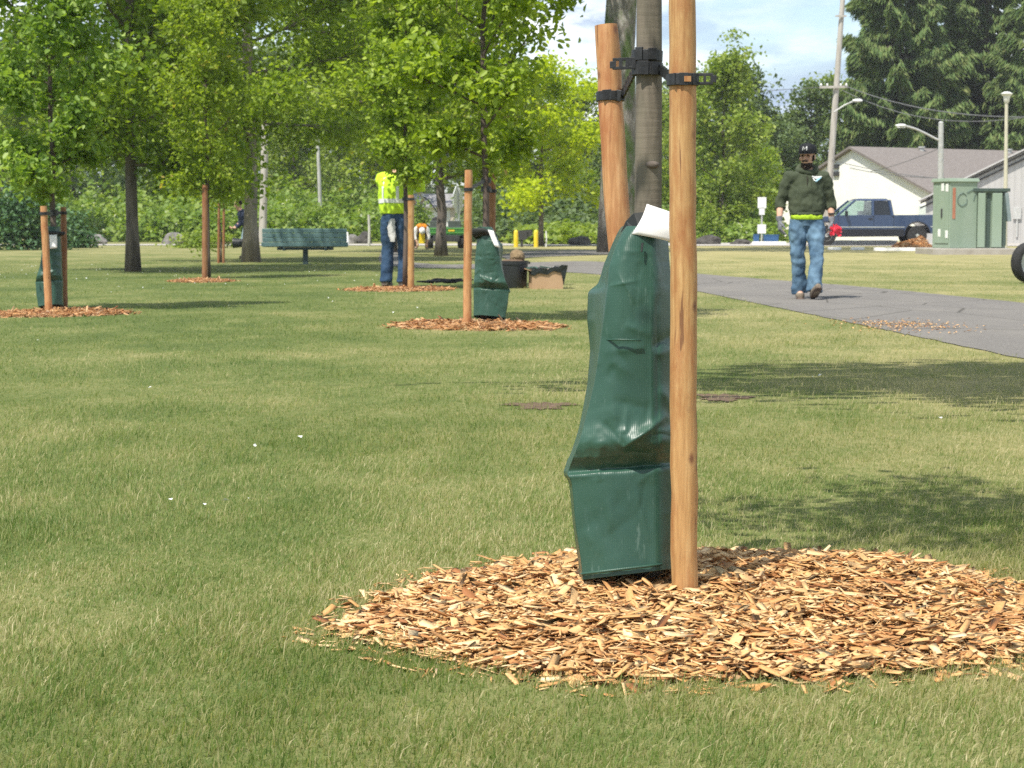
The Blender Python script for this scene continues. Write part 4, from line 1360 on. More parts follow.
tree('broadleaf_tree', 'fresh light green tree right of the tall orange stake', 722, 0,
     tree_parts(213, 8.6, 0.7, 2.35, 0.12, 26, 7, 11500, 0.23, 0.30, BARK_GREY, LF_LIGHT, 'oval', (0, 0), (0.4, 1.1), trunk_n=7), WG, 0.0, 92)
back = [
    # px, depth, variant, scale, label
    (655, 118, W4, 0.86, 'light green tree seen between the nearest trunk and the mossy trunk'),
    (582, 122, W2, 0.86, 'light green tree behind the bright yellow green tree'),
    (548, 128, W1, 0.78, 'dull green tree under the sky gap left of the leaning stake'),
    (690, 126, W1, 0.96, 'tall dull green tree behind the tall orange stake'),
    (742, 128, W1, 1.03, 'tallest dull green tree under the white cloud'),
    (776, 131, W1, 0.80, 'rounded dull green tree above the walking man\'s cap'),
    (810, 127, W1, 0.92, 'dark green tree between the walking man and the utility pole'),
    (838, 136, W2, 1.0, 'green tree behind the utility pole\'s crossarm'),
    (752, 101, W3, 0.50, 'low dark tree left of the walking man\'s shoulder'),
    (782, 113, W1, 0.62, 'low dull green tree right behind the walking man\'s head'),
    (700, 104, W3, 0.42, 'low dark tree beside the white car'),
    (500, 112, W3, 0.60, 'dark green tree behind the middle watering bag'),
    (503, 128, W1, 0.80, 'dull green tree right of the white house'),
    (566, 104, W3, 0.46, 'low dark tree between the yellow bollards and the dark rock'),
    (610, 108, W1, 0.50, 'low dull green tree hidden mostly by the mossy trunk'),
    (650, 106, W3, 0.44, 'low dark tree between trunk and tall orange stake'),
    (15, 92, W3, 0.85, 'dark green tree at the left end of the back of the lawn'),
    (72, 110, W1, 1.05, 'dull green tree behind the far left watering bag'),
    (160, 118, W3, 1.20, 'dark tree beyond the brambles, right of the dark mature trunk'),
    (225, 120, W1, 1.10, 'dull green tree beyond the brambles behind the sapling'),
    (295, 116, W2, 0.80, 'light green tree beyond the bench and its brambles'),
    (340, 106, W4, 0.62, 'light green tree right of the pale thin pole'),
    (368, 118, W1, 0.90, 'dull green tree behind the worker in the lime jacket'),
    (280, 150, W1, 1.35, 'tall dull green tree far behind the bench'),
    (120, 150, W1, 1.35, 'tall dull green tree far behind the dark mature trunk'),
    (345, 150, W3, 1.5, 'tall dark tree far behind the pale thin pole'),
    (20, 140, W1, 1.35, 'tall dull green tree at the far left edge'),
    (440, 178, W1, 1.15, 'dull green tree behind the roof of the white house'),
]
for i, (px, d, v, s, lab) in enumerate(back):
    t = tree('broadleaf_tree', lab, px, 0, v, WG, i * 1.7, d)
    t.scale = (s, s, s)

def conifer_parts(seed, H, zb, R, tr):
    rng = np.random.default_rng(seed); rnd = random.Random(seed)
    mb = MB()
    mb.tube([(0, 0, 0), (0, 0, H * 0.4), (0, 0, H)], [tr, tr * 0.7, 0.03], 8)
    C, Dv = [], []
    z = zb
    az = 0
    while z < H - 0.6:
        f = (z - zb) / (H - zb)
        for k in range(6):
            az += 2 * pi / 6 + rnd.uniform(-.3, .3)
            Ln = max(0.5, R * (1 - f) ** 0.75 * rnd.uniform(0.6, 1.15) * (0.75 + 0.25 * min(1, f * 8)))
            p = Vector((0, 0, z + rnd.uniform(-.3, .3)))
            h = Vector((cos(az), sin(az), 0))
            pts = []
            sl = rnd.uniform(-0.30, 0.05)
            for j in range(6):
                t = j / 5
                pts.append(p + h * Ln * t + Vector((0, 0, Ln * (sl * t + 0.10 * t * t - 0.16 * sin(pi * t)))))
            mb.tube(pts, [0.07 * (1 - j / 6) + 0.008 for j in range(6)], 4, caps=False)
            side = Vector((-h.y, h.x, 0))
            m = int(80 + Ln * 105)
            for q in range(m):
                t = 0.15 + 0.85 * rnd.random() ** 0.7
                j = min(4, int(t * 5)); b = pts[j].lerp(pts[j + 1], t * 5 - j)
                sd_ = rnd.uniform(-1, 1)
                off = side * sd_ * Ln * 0.20 * (1.15 - t)
                C.append(b + off + Vector((0, 0, -abs(rnd.gauss(0, 0.22)) - 0.06)))
                Dv.append((h * rnd.uniform(0.2, 0.9) + side * sd_ * 0.6 + Vector((0, 0, -rnd.uniform(0.3, 1.1)))).normalized())
        z += 0.62 + 0.15 * rnd.random()
    C = np.array([tuple(c) for c in C]); D = np.array([tuple(c) for c in Dv])
    n = len(C)
    s = rng.uniform(0.35, 0.90, (n, 1)); wd = s * rng.uniform(0.06, 0.12, (n, 1))
    nor = unit(rng.normal(size=(n, 3)) + np.array([0, 0, 0.6]))
    nor = unit(nor - D * np.sum(nor * D, 1, keepdims=True))
    w_ = np.cross(nor, D)
    V = np.stack([C - D * s * .5, C + w_ * wd + nor * 0.05, C + D * s * .5, C - w_ * wd + nor * 0.05], 1).reshape(-1, 3)
    b = np.arange(n)[:, None] * 4
    me = np_mesh('crown', V, [np.concatenate([b + np.array([[0, 2, 1]]), b + np.array([[0, 3, 2]])])], LF_CONIFER)
    return mb.mesh('trunk', BARK_DARK, True, False), me
K1 = conifer_parts(301, 27, 2.6, 5.6, 0.42)
K2 = conifer_parts(307, 31, 2.2, 6.0, 0.48)
CG = 'tall conifers behind the white building'
for i, (px, d, v, s, lab) in enumerate([
        (896, 126, K1, 1.08, 'tall drooping conifer straight behind the white gable and the street light'),
        (982, 131, K2, 1.0, 'tall dark conifer behind the two building roofs'),
        (1056, 124, K1, 1.05, 'tall conifer at the right edge behind the grey metal building'),
        (945, 150, K2, 0.95, 'conifer half hidden between the two tall ones in front'),
        (870, 152, K1, 0.62, 'smaller conifer beside the utility pole')]):
    t = tree('conifer_tree', lab, px, 0, v, CG, i * 1.1, d)
    t.scale = (s, s, s)

# far wood: reads as one mass
def treeline():
    rng = np.random.default_rng(77)
    C = []
    for k in range(420):
        px = rng.uniform(-420, 1440)
        d = rng.uniform(185, 210)
        x = (px - CX) / FPX * d
        H = 18 if px < 480 else (8.0 + 1.6 * sin(px * 0.045) + rng.uniform(-1.2, 1.2) if px < 850 else 13)
        m = 95 if px < 850 else 120
        zz = np.sqrt(rng.uniform(0.0, 1, m)) * H
        rr = np.sqrt(np.maximum(0.05, 1 - (zz / H) ** 3)) * 3.2
        a = rng.uniform(0, 2 * pi, m)
        C.append(np.stack([x + np.cos(a) * rr, d + np.sin(a) * rr, zz + rng.normal(0, .4, m)], 1))
    C = np.concatenate(C)
    return leaf_mesh('treeline', C, 0.95, LF_WOOD, rng, 0.5, None, 0.2, 0.7)
tag(link('treeline', treeline()), 'far off wood closing the view behind all the separate trees', 'woods', kind='stuff')

def thicket(name, label, x0, x1, d0, d1, h0, h1, n, leaf, mat, seed, per=120):
    rng = np.random.default_rng(seed)
    C = []
    for k in range(n):
        px = rng.uniform(x0, x1)
        t = rng.uniform(0, 1)
        d = d0 + (d1 - d0) * t
        h = (h0 + (h1 - h0) * t) * rng.uniform(0.7, 1.2)
        x = (px - CX) / FPX * d
        w_ = rng.uniform(0.7, 1.5)
        a = rng.uniform(0, 2 * pi, per); ph = np.arccos(rng.uniform(0, 1, per))
        r_ = rng.uniform(0.75, 1.05, per)
        C.append(np.stack([x + np.cos(a) * np.sin(ph) * w_ * r_, d + np.sin(a) * np.sin(ph) * w_ * r_, np.cos(ph) * h * r_], 1))
    C = np.concatenate(C)
    return tag(link(name, leaf_mesh(name, C, leaf, mat, rng, 0.75, None, 0.15, 0.75)), label, 'undergrowth', kind='stuff')
thicket('brambles', 'light green bramble thicket rising behind the lawn on the left', 40, 400, 92, 118, 1.3, 4.2, 300, 0.30, LF_BRAMBLE, 88)
thicket('brambles', 'dark brambles growing among the light ones on the left', 60, 300, 100, 122, 2.2, 4.4, 70, 0.32, LF_DARK, 89)
thicket('undergrowth', 'green bushes along the road behind the yellow bollards', 474, 640, 92, 104, 1.0, 3.6, 170, 0.28, LF_WOOD, 90)
thicket('undergrowth', 'sunny low bushes left of the walking man', 640, 775, 88, 100, 0.8, 2.0, 110, 0.25, LF_BRAMBLE, 91)
thicket('tall_grass', 'pale tall grass between the yellow bollards and the dark rock', 528, 615, 82, 87, 0.5, 0.9, 130, 0.30, LF_LIGHT, 92)

def shrub(label, px, py, w_, d_, h, n, leaf, mat, seed, d=None, name='shrub', nclump=60):
    g = on_ground(px, py)
    o = link(name, bush_mesh(name, seed, w_, d_, h, nclump, n, leaf, mat), loc=g)
    return tag(o, label, 'shrub', 'shrubs at the lawn edge')
shrub('dark laurel shrub left of the far left watering bag', 18, 250, 3.4, 2.0, 2.0, 4500, 0.16, LF_LAUREL, 21)
shrub('dark laurel shrub right behind the far left watering bag', 66, 248, 1.9, 1.4, 1.4, 2600, 0.15, LF_LAUREL, 22)
shrub('low light green plant beside the dark rock on the left', 205, 248, 2.6, 1.2, 0.55, 1600, 0.14, LF_LIGHT, 23)
shrub('small light green bush left of the white house', 418, 240, 2.0, 1.5, 2.0, 1800, 0.2, LF_BRAMBLE, 24)
shrub('pale green shrub behind the white car', 707, 243.0, 1.4, 1.0, 1.8, 900, 0.16, LF_LIGHT, 25)
shrub('tan dry weeds beside the dark rock on the right', 569, 244.8, 0.6, 0.6, 0.95, 320, 0.16, LF_WARM, 26, nclump=14)

def rock(label, px, py, sx, sy, sz, mat, seed):
    rr = random.Random(seed)
    bm = bmesh.new()
    bmesh.ops.create_icosphere(bm, subdivisions=3, radius=1)
    ph = [rr.uniform(0, 6) for _ in range(9)]
    for v in bm.verts:
        p = v.co
        k = 1 + 0.13 * sin(3 * p.x + ph[0]) * cos(2.6 * p.y + ph[1]) + 0.11 * sin(4.5 * p.z + ph[2] + 2 * p.x) + 0.06 * sin(8 * p.y + ph[3]) * sin(7 * p.x + ph[4])
        v.co = Vector((p.x * sx / 2 * k, p.y * sy / 2 * k, max(p.z, -0.35) * sz * 0.75 * k + 0.22 * sz))
    me = bpy.data.meshes.new('rock'); bm.to_mesh(me); bm.free()
    me.materials.append(mat)
    o = link('rock', me, loc=on_ground(px, py))
    return tag(o, label, 'rock', 'rocks along the lawn edge')
rock('dark grey rock at the bramble edge between two left trunks', 174, 244, 1.0, 0.7, 0.50, ROCK, 1)
rock('pale rounded rock right of the far left watering bag', 95, 244, 0.95, 0.7, 0.48, ROCK, 2)
rock('dark rock near the road right of the bright yellow green tree', 580, 245.4, 0.85, 0.6, 0.42, ROCK_DARK, 3)
rock('dark mound of rock right of the bench', 364, 243.5, 0.8, 0.6, 0.5, ROCK_DARK, 4)
rock('brown earthy rock just right of the bench back', 353, 243.5, 0.55, 0.5, 0.42, ROCK, 5)
rock('dark low rock in front of the white car', 708, 244.5, 1.15, 0.7, 0.40, ROCK_DARK, 6)
rock('flat dark rock left of the small white sign post', 741, 244.5, 0.9, 0.7, 0.22, ROCK_DARK, 7)

# ------------------------------------------------------------------ bench
g = on_ground(305, 264.6)
t = thing('park_bench', 'green slatted park bench on one pedestal, seen from behind', 'bench', g, 0.03)
px_m = FPX / g.y
BL = 84 / px_m
for i in range(4):
    mb = MB(); z = 0.44 + i * 0.098
    mb.box((0, -0.02 - i * 0.012, z), (BL - (0 if i else -0.05), 0.04, 0.088), (0.13, 0, 0))
    mb.build('back_slat', BENCH_PAINT, t, bevel=0.006)
for i in range(4):
    mb = MB(); mb.box((0, 0.10 + i * 0.098, 0.40), (BL, 0.085, 0.04)); mb.build('seat_slat', BENCH_PAINT, t, bevel=0.006)
mb = MB(); mb.box((0, 0.17, 0.345), (BL * 0.66, 0.30, 0.06)); mb.box((0.45, 0.1, 0.34), (0.05, 0.34, 0.07)); mb.box((-0.45, 0.1, 0.34), (0.05, 0.34, 0.07))
mb.box((0.5, 0.03, 0.57), (0.05, 0.03, 0.42), (0.13, 0, 0)); mb.box((-0.5, 0.03, 0.57), (0.05, 0.03, 0.42), (0.13, 0, 0))
mb.build('frame', BENCH_IRON, t, bevel=0.004)
mb = MB(); mb.box((0, 0.17, 0.16), (0.11, 0.11, 0.32)); mb.box((0, 0.17, 0.008), (0.26, 0.26, 0.016)); mb.build('pedestal', BENCH_IRON, t, bevel=0.004)

# ------------------------------------------------------------------ nursery pot and cardboard box
g = on_ground(513, 288.5)
s = FPX / g.y
t = thing('plant_pot', 'large black nursery pot full of soil left of the cardboard box', 'plant pot', (g.x, g.y + 0.2, 0))
mb = MB()
R0, R1, Hh = 13.6 / s, 15.2 / s, 27.5 / s
mb.lathe([(R0, 0.0), (R0 * 1.03, 0.01), (R1 * 0.985, Hh * 0.86), (R1 * 1.04, Hh * 0.87), (R1 * 1.05, Hh), (R1 * 0.97, Hh), (R1 * 0.93, Hh * 0.86)], n=32)
mb.build('pot', BLACK_POT, t, angle=40)
mb = MB()
mb.lathe([(R1 * 0.95, Hh * 0.9), (R1 * 0.9, Hh * 0.97), (R1 * 0.6, Hh * 1.04), (0.01, Hh * 1.06)], n=24)
mb.build('soil', SOIL, t, smooth=True)
rr = random.Random(4)
mb = MB()
mb.ellipsoid((R1 * 0.28, 0.0, Hh * 1.14), (7.5 / s, 7 / s, 7.2 / s), 18, 12)
mb.v = [(x + rr.uniform(-.012, .012), y + rr.uniform(-.012, .012), z + rr.uniform(-.012, .012)) for x, y, z in mb.v]
mb.build('root_ball', nmat('root_ball', (0.17, 0.115, 0.06), (0.30, 0.215, 0.12), 26, 0.95, bump_s=0.9, bump_d=0.03), t, smooth=True)
for a in (0.4, 2.4):
    mb = MB(); mb.box((cos(a) * R1 * 1.05, sin(a) * R1 * 1.05, Hh * 0.92), (0.05, 0.09, 0.03), (0, 0, a)); mb.build('handle', BLACK_POT, t, bevel=0.006)

g = on_ground(546, 289)
s = FPX / g.y
t = thing('cardboard_box', 'open cardboard box lined with a black bag beside the nursery pot', 'box', (g.x, g.y + 0.2, 0), 0.12)
Wb, Hb = 31 / s, 19.5 / s
mb = MB()
th = 0.008
mb.box((0, -0.19, Hb / 2), (Wb, th, Hb)); mb.box((0, 0.19, Hb / 2), (Wb, th, Hb))
mb.box((-Wb / 2 + th / 2, 0, Hb / 2), (th, 0.38 - th, Hb)); mb.box((Wb / 2 - th / 2, 0, Hb / 2), (th, 0.38 - th, Hb)); mb.box((0, 0, 0.006), (Wb - 0.02, 0.37, 0.008))
mb.build('carton', CARDBOARD, t)
mb = MB(); mb.box((-Wb / 2 - 0.035, 0, Hb - 0.01), (0.09, 0.37, th), (0, 0.35, 0)); mb.build('flap', CARDBOARD, t)
mb = MB()
k = 40
rim = []
for i in range(k):
    a = 2 * pi * i / k
    x, y = (Wb / 2 + 0.012) * max(-1, min(1, 1.35 * cos(a))), 0.205 * max(-1, min(1, 1.35 * sin(a)))
    rim.append((x, y))
tops = [Hb + rr.uniform(0.0, 0.035) + (0.03 if x > 0.1 else 0) for x, y in rim]
low = [Hb - rr.uniform(0.02, 0.05) - (0.17 if x > Wb * 0.42 else 0) - (0.035 if y < 0 and x < 0 else 0) for x, y in rim]
vs = [(x * 1.04 + (0.05 if x > Wb * .42 else 0), y * 1.04, z) for (x, y), z in zip(rim, tops)] + [(x * (1.02), y * 1.03, z) for (x, y), z in zip(rim, low)] + [(x * 0.8, y * 0.8, Hb - 0.05 + rr.uniform(-.02, .02)) for (x, y) in rim]
fs = [(i, (i + 1) % k, k + (i + 1) % k, k + i) for i in range(k)] + [(2 * k + i, 2 * k + (i + 1) % k, (i + 1) % k, i) for i in range(k)] + [tuple(range(2 * k, 3 * k))]
mb.add(vs, fs)
mb.build('liner_bag', nmat('black_bag', (0.010, 0.012, 0.012), (0.02, 0.026, 0.026), 14, 0.3, bump_s=0.6, bump_d=0.03), t)
mb = MB(); mb.box((0.03, 0.02, Hb + 0.02), (0.2, 0.1, 0.012), (0.1, 0.15, 0.3)); mb.box((-0.19, 0.0, Hb + 0.012), (0.14, 0.12, 0.012), (0.2, -0.1, 0.1))
mb.build('folded_sheet', VINYL, t)

# black straps dropped on the worker's mulch
g = on_ground(437, 286.5)
mb = MB()
rr = random.Random(12)
for k in range(5):
    pts = [(rr.uniform(-.30, .1) + j * 0.09, rr.uniform(-.08, .08), 0.03 + rr.uniform(0, .06)) for j in range(6)]
    mb.tube(catmull([Vector(p) for p in pts], 4), 0.012, 5)
tag(mb.build('strap_bundle', BLACK_PLASTIC, loc=(g.x, g.y, 0.02)), 'tangle of black straps lying on the mulch right of the worker', 'straps')

# ------------------------------------------------------------------ posts and poles on the left
def pole(name, label, cat, px, py, d_top, r0, r1, mat, group=None, lean=0.0):
    g = on_ground(px, py)
    mb = MB()
    mb.tube([(0, 0, 0), (lean * d_top * 0.5 + 0.02, 0, d_top * 0.5), (lean * d_top, 0, d_top)], [r0, (r0 + r1) / 2, r1], 12)
    return tag(mb.build(name, mat, smooth=False, loc=g, angle=40), label, cat, group)
pole('utility_pole', 'grey wooden pole standing left of the bench', 'pole', 262.5, 242.5, 8.2, 0.19, 0.15, POLE_WOOD, lean=0.03)
pole('utility_pole', 'thin pale speckled pole rising behind the bench', 'pole', 321, 240.5, 5.6, 0.115, 0.085, POLE_PALE, lean=-0.025)
pole('marker_post', 'slim pale post right of the dark mound', 'post', 369, 246, 1.25, 0.055, 0.05, POLE_PALE)
pole('marker_post', 'short white marker right of the bench', 'post', 347.5, 245, 0.55, 0.07, 0.03, SIGN_WHITE)
pole('marker_post', 'thin white marker stick beside the right yellow bollard', 'post', 546, 247, 0.62, 0.025, 0.025, SIGN_WHITE)
pole('signal_pole', 'bright yellow pole seen between trunk and reddish stake', 'pole', 488, 250, 3.2, 0.045, 0.045, YELLOW)
for px, lab in ((516, 'yellow bollard left of the black board'), (536, 'yellow bollard right of the black board')):
    g = on_ground(px, 247.2)
    mb = MB()
    mb.lathe([(0.085, 0), (0.085, 0.56), (0.075, 0.61), (0.04, 0.645), (0.005, 0.655)], n=16)
    tag(mb.build('bollard', YELLOW, loc=g, angle=40), lab, 'bollard', 'yellow bollards across the second path')
g = on_ground(525, 247)
t = thing('board_sign', 'black board on a dark post between the yellow bollards', 'sign', g)
mb = MB(); mb.prism([(-0.28, 0.62), (0.30, 0.68), (0.28, 0.45), (0.10, 0.36), (0.02, 0.27), (-0.24, 0.28)], -0.02, 0.02); mb.build('board', DARK_METAL, t)
mb = MB(); mb.box((-0.12, 0.04, 0.21), (0.10, 0.05, 0.42)); mb.build('post', DARK_METAL, t)
# sign seen from behind
g = on_ground(458, 247)
t = thing('road_sign', 'pale octagonal road sign seen edge on from behind, left of the tan stake', 'sign', g, radians(72))
sc_ = FPX / g.y
zc = 0.88 + (224 - 200) / sc_
mb = MB(); mb.prism([(0.57 * cos(pi / 8 + k * pi / 4), zc + 0.57 * sin(pi / 8 + k * pi / 4)) for k in range(8)], -0.012, 0.012); mb.build('sign_plate', SIGN_GREY, t)
mb = MB(); mb.box((0, -0.045, zc * 0.5 + 0.25), (0.07, 0.06, zc + 0.5)); mb.build('post', SIGN_GREY, t)

# ------------------------------------------------------------------ house behind the cart
D = 150
xl, xr = at_depth(388, 200, D).x, at_depth(463.5, 200, D).x
t = thing('house', 'white house with grey roof behind the green utility cart', 'house', ((xl + xr) / 2, D, 0))
Wd = xr - xl
ze = 0.88 + (224 - 207) / FPX * D; zr = 0.88 + (224 - 195.5) / FPX * D
mb = MB(); mb.box((0, 3, ze / 2), (Wd - 0.5, 6, ze)); mb.build('wall', HOUSE_WHITE, t)
mb = MB(); mb.prism([(-0.45, ze - 0.08), (3.0, zr), (6.45, ze - 0.08), (6.45, ze + 0.04), (3, zr + 0.16), (-0.45, ze + 0.04)], -Wd / 2, Wd / 2, axis='x'); mb.build('roof', ROOF_GREY, t)
for wx in (-2.6, 1.35, 2.9):
    mb = MB(); mb.box((wx, -0.02, 1.62), (0.75, 0.08, 0.95)); fr = mb.build('window', HOUSE_WHITE, t)
    mb = MB(); mb.box((wx, -0.068, 1.62), (0.6, 0.03, 0.8)); mb.build('pane', TINT, fr)
mb = MB(); mb.box((2.1, -0.06, 1.1), (0.35, 0.1, 2.1)); mb.build('porch_post', nmat('beige', (0.45, 0.40, 0.33), (0.5, 0.45, 0.38), 3), t)

# ------------------------------------------------------------------ green utility cart
g = on_ground(446.5, 248.6)
s = FPX / g.y
t = thing('utility_cart', 'green utility cart with cargo bed and black tyres behind the forked tree', 'utility cart', g, 0.06)
u = 38 / s
mb = MB()
mb.box((0, 0.7, 0.52), (u, 1.2, 0.05)); mb.box((0, 0.12, 0.645), (u, 0.05, 0.20)); mb.box((0, 1.28, 0.645), (u, 0.05, 0.20))
mb.box((-u / 2 + 0.025, 0.7, 0.645), (0.05, 1.1, 0.20)); mb.box((u / 2 - 0.025, 0.7, 0.645), (0.05, 1.1, 0.20))
mb.build('cargo_bed', CART_GREEN, t, bevel=0.01)
mb = MB(); mb.box((0, 0.088, 0.565), (u * 0.98, 0.012, 0.03)); mb.box((0, 0.088, 0.72), (u * 0.98, 0.012, 0.03)); mb.build('tailgate_trim', nmat('cart_trim', (0.10, 0.32, 0.06), (0.14, 0.38, 0.08), 4), t)
mb = MB(); mb.box((0.18, 0.084, 0.645), (0.22, 0.01, 0.06)); mb.build('badge', YELLOW, t)
mb = MB(); mb.box((0, 1.1, 0.37), (u * 0.7, 2.1, 0.22)); mb.box((0, 0.25, 0.29), (u * 0.62, 0.08, 0.08)); mb.build('chassis', DARK_METAL, t, bevel=0.01)
for sx in (-1, 1):
    for yy in (0.35, 1.95):
        mb = MB(); R = 0.235
        mb.lathe([(R * .55, -0.12), (R * .9, -0.12), (R, -0.085), (R, 0.085), (R * .9, 0.12), (R * .55, 0.12)], (sx * (u / 2 - 0.10), yy, R), 20, 'x')
        wh = mb.build('wheel', RUBBER, t, angle=40)
        mb = MB(); mb.lathe([(R * 0.54, -0.10), (R * 0.54, 0.10)], (sx * (u / 2 - 0.10), yy, R), 16, 'x'); mb.build('rim', YELLOW, wh)
mb = MB()
mb.box((-0.33, 1.55, 0.72), (0.5, 0.45, 0.12)); mb.box((0.33, 1.55, 0.72), (0.5, 0.45, 0.12)); mb.box((-0.33, 1.38, 0.86), (0.48, 0.09, 0.28)); mb.box((0.33, 1.38, 0.86), (0.48, 0.09, 0.28))
mb.build('seat', nmat('cart_seat', (0.05, 0.06, 0.055), (0.08, 0.09, 0.08), 5, 0.6), t, bevel=0.02)
mb = MB(); mb.box((0, 2.2, 0.62), (u * 0.9, 0.5, 0.35), taper=(0.9, 0.6)); mb.build('hood', CART_GREEN, t, bevel=0.03)
mb = MB(); mb.tube([(-0.33, 2.05, 0.75), (-0.33, 1.85, 0.95)], 0.02, 6); mb.lathe([(0.17, -0.012), (0.19, 0), (0.17, 0.012), (0.15, 0)], (-0.33, 1.84, 0.96), 16, 'y'); mb.build('steering_wheel', DARK_METAL, t)

# ------------------------------------------------------------------ white gabled building, grey metal building
Bc = Vector((at_depth(936.5, 200, 97).x, 97.0, 0))
th_ = radians(60)
gd = Vector((cos(th_), -sin(th_), 0)); rd = Vector((sin(th_), cos(th_), 0))
Wg, Lg = 13.1, 13.0
zeave = 0.88 + (224 - 196) / FPX * 97
zridge = 0.88 + (224 - 150) / FPX * 102.7
Ac = Bc - gd * Wg
t = thing('building', 'white gabled building with brown shingle roof behind the blue pickup', 'building', Ac, atan2(gd.y, gd.x))
mb = MB()
mb.prism([(0, 0), (Wg, 0), (Wg, zeave), (Wg / 2, zridge), (0, zeave)], 0, Lg); mb.build('wall', WHITE_PAINT, t)
sl = (zridge - zeave) / (Wg / 2)
o_ = 0.25
for sg in (0, 1):
    mb = MB()
    a, b = (Wg / 2, zridge + 0.02), ((-o_ if not sg else Wg + o_), zeave - o_ * sl + 0.02)
    mb.prism([a, b, (b[0], b[1] + 0.13), (a[0], a[1] + 0.13)], -0.28, Lg + 0.28); mb.build('roof', SHINGLE, t)
mb = MB(); mb.box((Wg * 0.40, -0.06, zridge - 0.88), (0.42, 0.12, 0.22)); mb.box((Wg * 0.40, -0.06, zridge - 1.28), (0.46, 0.12, 0.24)); mb.build('gable_vent', DARK_METAL, t)
for f in (0.35, 0.85):
    mb = MB(); mb.lathe([(0.14, 0), (0.14, 0.25), (0.2, 0.27), (0.2, 0.34)], (Wg / 2 + 0.35, Lg * f, zridge - 0.12), 10); mb.build('roof_vent', STEEL, t)
mb = MB(); mb.box((Wg * 0.93, -0.02, 1.45), (0.7, 0.05, 0.75)); mb.build('window', nmat('pale_glass', (0.55, 0.60, 0.58), (0.65, 0.70, 0.67), 3, 0.2), t)

DG = 86
x0, x1 = at_depth(926, 200, DG).x, at_depth(1120, 200, DG).x
z0 = 0.88 + (224 - 199) / FPX * DG; zm = z0 + 0.49 * (x1 - x0)
t = thing('metal_building', 'grey ribbed metal building at the right edge behind the green cabinets', 'building', (x0, DG, 0), -0.335)
Wm = x1 - x0
mb = MB(); mb.prism([(0, 0), (2 * Wm, 0), (2 * Wm, z0), (Wm, zm), (0, z0)], 0, 12); mb.build('wall', SIDING, t)
for sg in (0, 1):
    mb = MB()
    ang = (zm - z0) / Wm
    a, b = (Wm, zm + 0.02), (-0.3, z0 - 0.3 * ang + 0.02)
    if sg: b = (2 * Wm + 0.3, b[1])
    mb.prism([a, b, (b[0], b[1] + 0.07), (a[0], a[1] + 0.07)], -0.35, 12.3); mb.build('roof', nmat('metal_roof', (0.42, 0.41, 0.40), (0.5, 0.49, 0.48), 2, 0.5), t)
mb = MB()
for off in (-0.20, -0.42):
    a, b = Vector((-0.25, -0.06, z0 + off)), Vector((Wm, -0.06, zm + off + 0.02))
    mb.tube([a, b], 0.035, 6)
mb.build('edge_trim', DARK_METAL, t)
mb = MB(); mb.box((4.0, -0.05, 1.35), (0.35, 0.1, 0.5)); mb.box((4.0, -0.04, 0.75), (0.08, 0.06, 0.9)); mb.build('meter_box', STEEL, t)

# ------------------------------------------------------------------ green electric cabinets on their slab
g = on_ground(956, 254.6)
s = FPX / g.y
gy = g.y
X = lambda px: at_depth(px, 224, gy).x
mb = MB(); xa, xb = X(931), X(1016)
mb.box(((xa + xb) / 2, gy + 0.9, 0.0), (xb - xa, 2.4, 0.36)); 
tag(mb.build('concrete_slab', ASPHALT_W, bevel=0.02), 'grey concrete slab under the green electric cabinets', 'slab')
z0_ = 0.18
H1 = (248 - 178) / s
t = thing('electric_cabinet', 'tall green electric cabinet with grey scrawl and orange strip', 'cabinet', (X(959), gy + 0.55, z0_), radians(18))
w1 = 31 / s; d1 = 0.95
mb = MB(); mb.box((0, 0, H1 / 2 - 0.05), (w1, d1, H1 - 0.1)); mb.build('housing', GREEN_BOX, t, bevel=0.015)
mb = MB(); mb.box((0, 0, H1 - 0.06), (w1 + 0.10, d1 + 0.10, 0.10), taper=(0.96, 0.94)); mb.build('top', GREEN_BOX, t, bevel=0.01)
mb = MB(); mb.box((-w1 / 2 - 0.012, -0.05, H1 * 0.48), (0.02, d1 * 0.80, H1 * 0.82)); dr = mb.build('door', GREEN_BOX, t, bevel=0.006)
mb = MB(); mb.box((-w1 / 2 - 0.035, -0.08, H1 * 0.50), (0.03, 0.05, 0.26)); mb.build('handle', DARK_METAL, dr)
mb = MB(); mb.box((-w1 / 2 + 0.13, -d1 / 2 - 0.006, H1 * 0.64), (0.09, 0.01, H1 * 0.44)); mb.build('orange_strip', ORANGE_STRIP, t)
for yy, zz in ((-0.34, 0.86), (-0.10, 0.87), (-0.36, 0.2), (0.05, 0.22)):
    mb = MB(); mb.box((-w1 / 2 - 0.026, yy, H1 * zz), (0.008, 0.14, 0.22)); mb.build('warning_label', LABEL_WHITE, t)
def scr(pts):
    m_ = MB(); m_.tube(catmull([Vector((x - 0.02, -d1 / 2 - 0.004, H1 * 0.70 + z)) for x, z in pts], 5), 0.016, 5); return m_
m1 = scr([(0.10, 0.10), (-0.02, 0.17), (-0.16, 0.08), (-0.17, -0.10), (-0.05, -0.20), (0.10, -0.12), (0.12, 0.0)])
m1.build('scrawl', SCRAWL, t)
m2 = scr([(0.12, 0.18), (0.30, 0.26), (0.44, 0.24), (0.38, 0.10), (0.34, -0.04)]); m2.build('scrawl', SCRAWL, t)
t = thing('electric_cabinet', 'lower green transformer cabinet with dark top and ribbed front', 'cabinet', (X(992), gy + 0.5, z0_))
H2 = (248 - 191) / s; w2 = 33 / s
mb = MB(); mb.box((0, 0.25, H2 / 2), (w2, 0.9, H2)); mb.build('housing', GREEN_BOX, t, bevel=0.015)
mb = MB(); mb.box((0.02, 0.2, H2 + 0.03), (w2 + 0.12, 1.05, 0.10)); mb.build('top', GREEN_DARK, t, bevel=0.01)
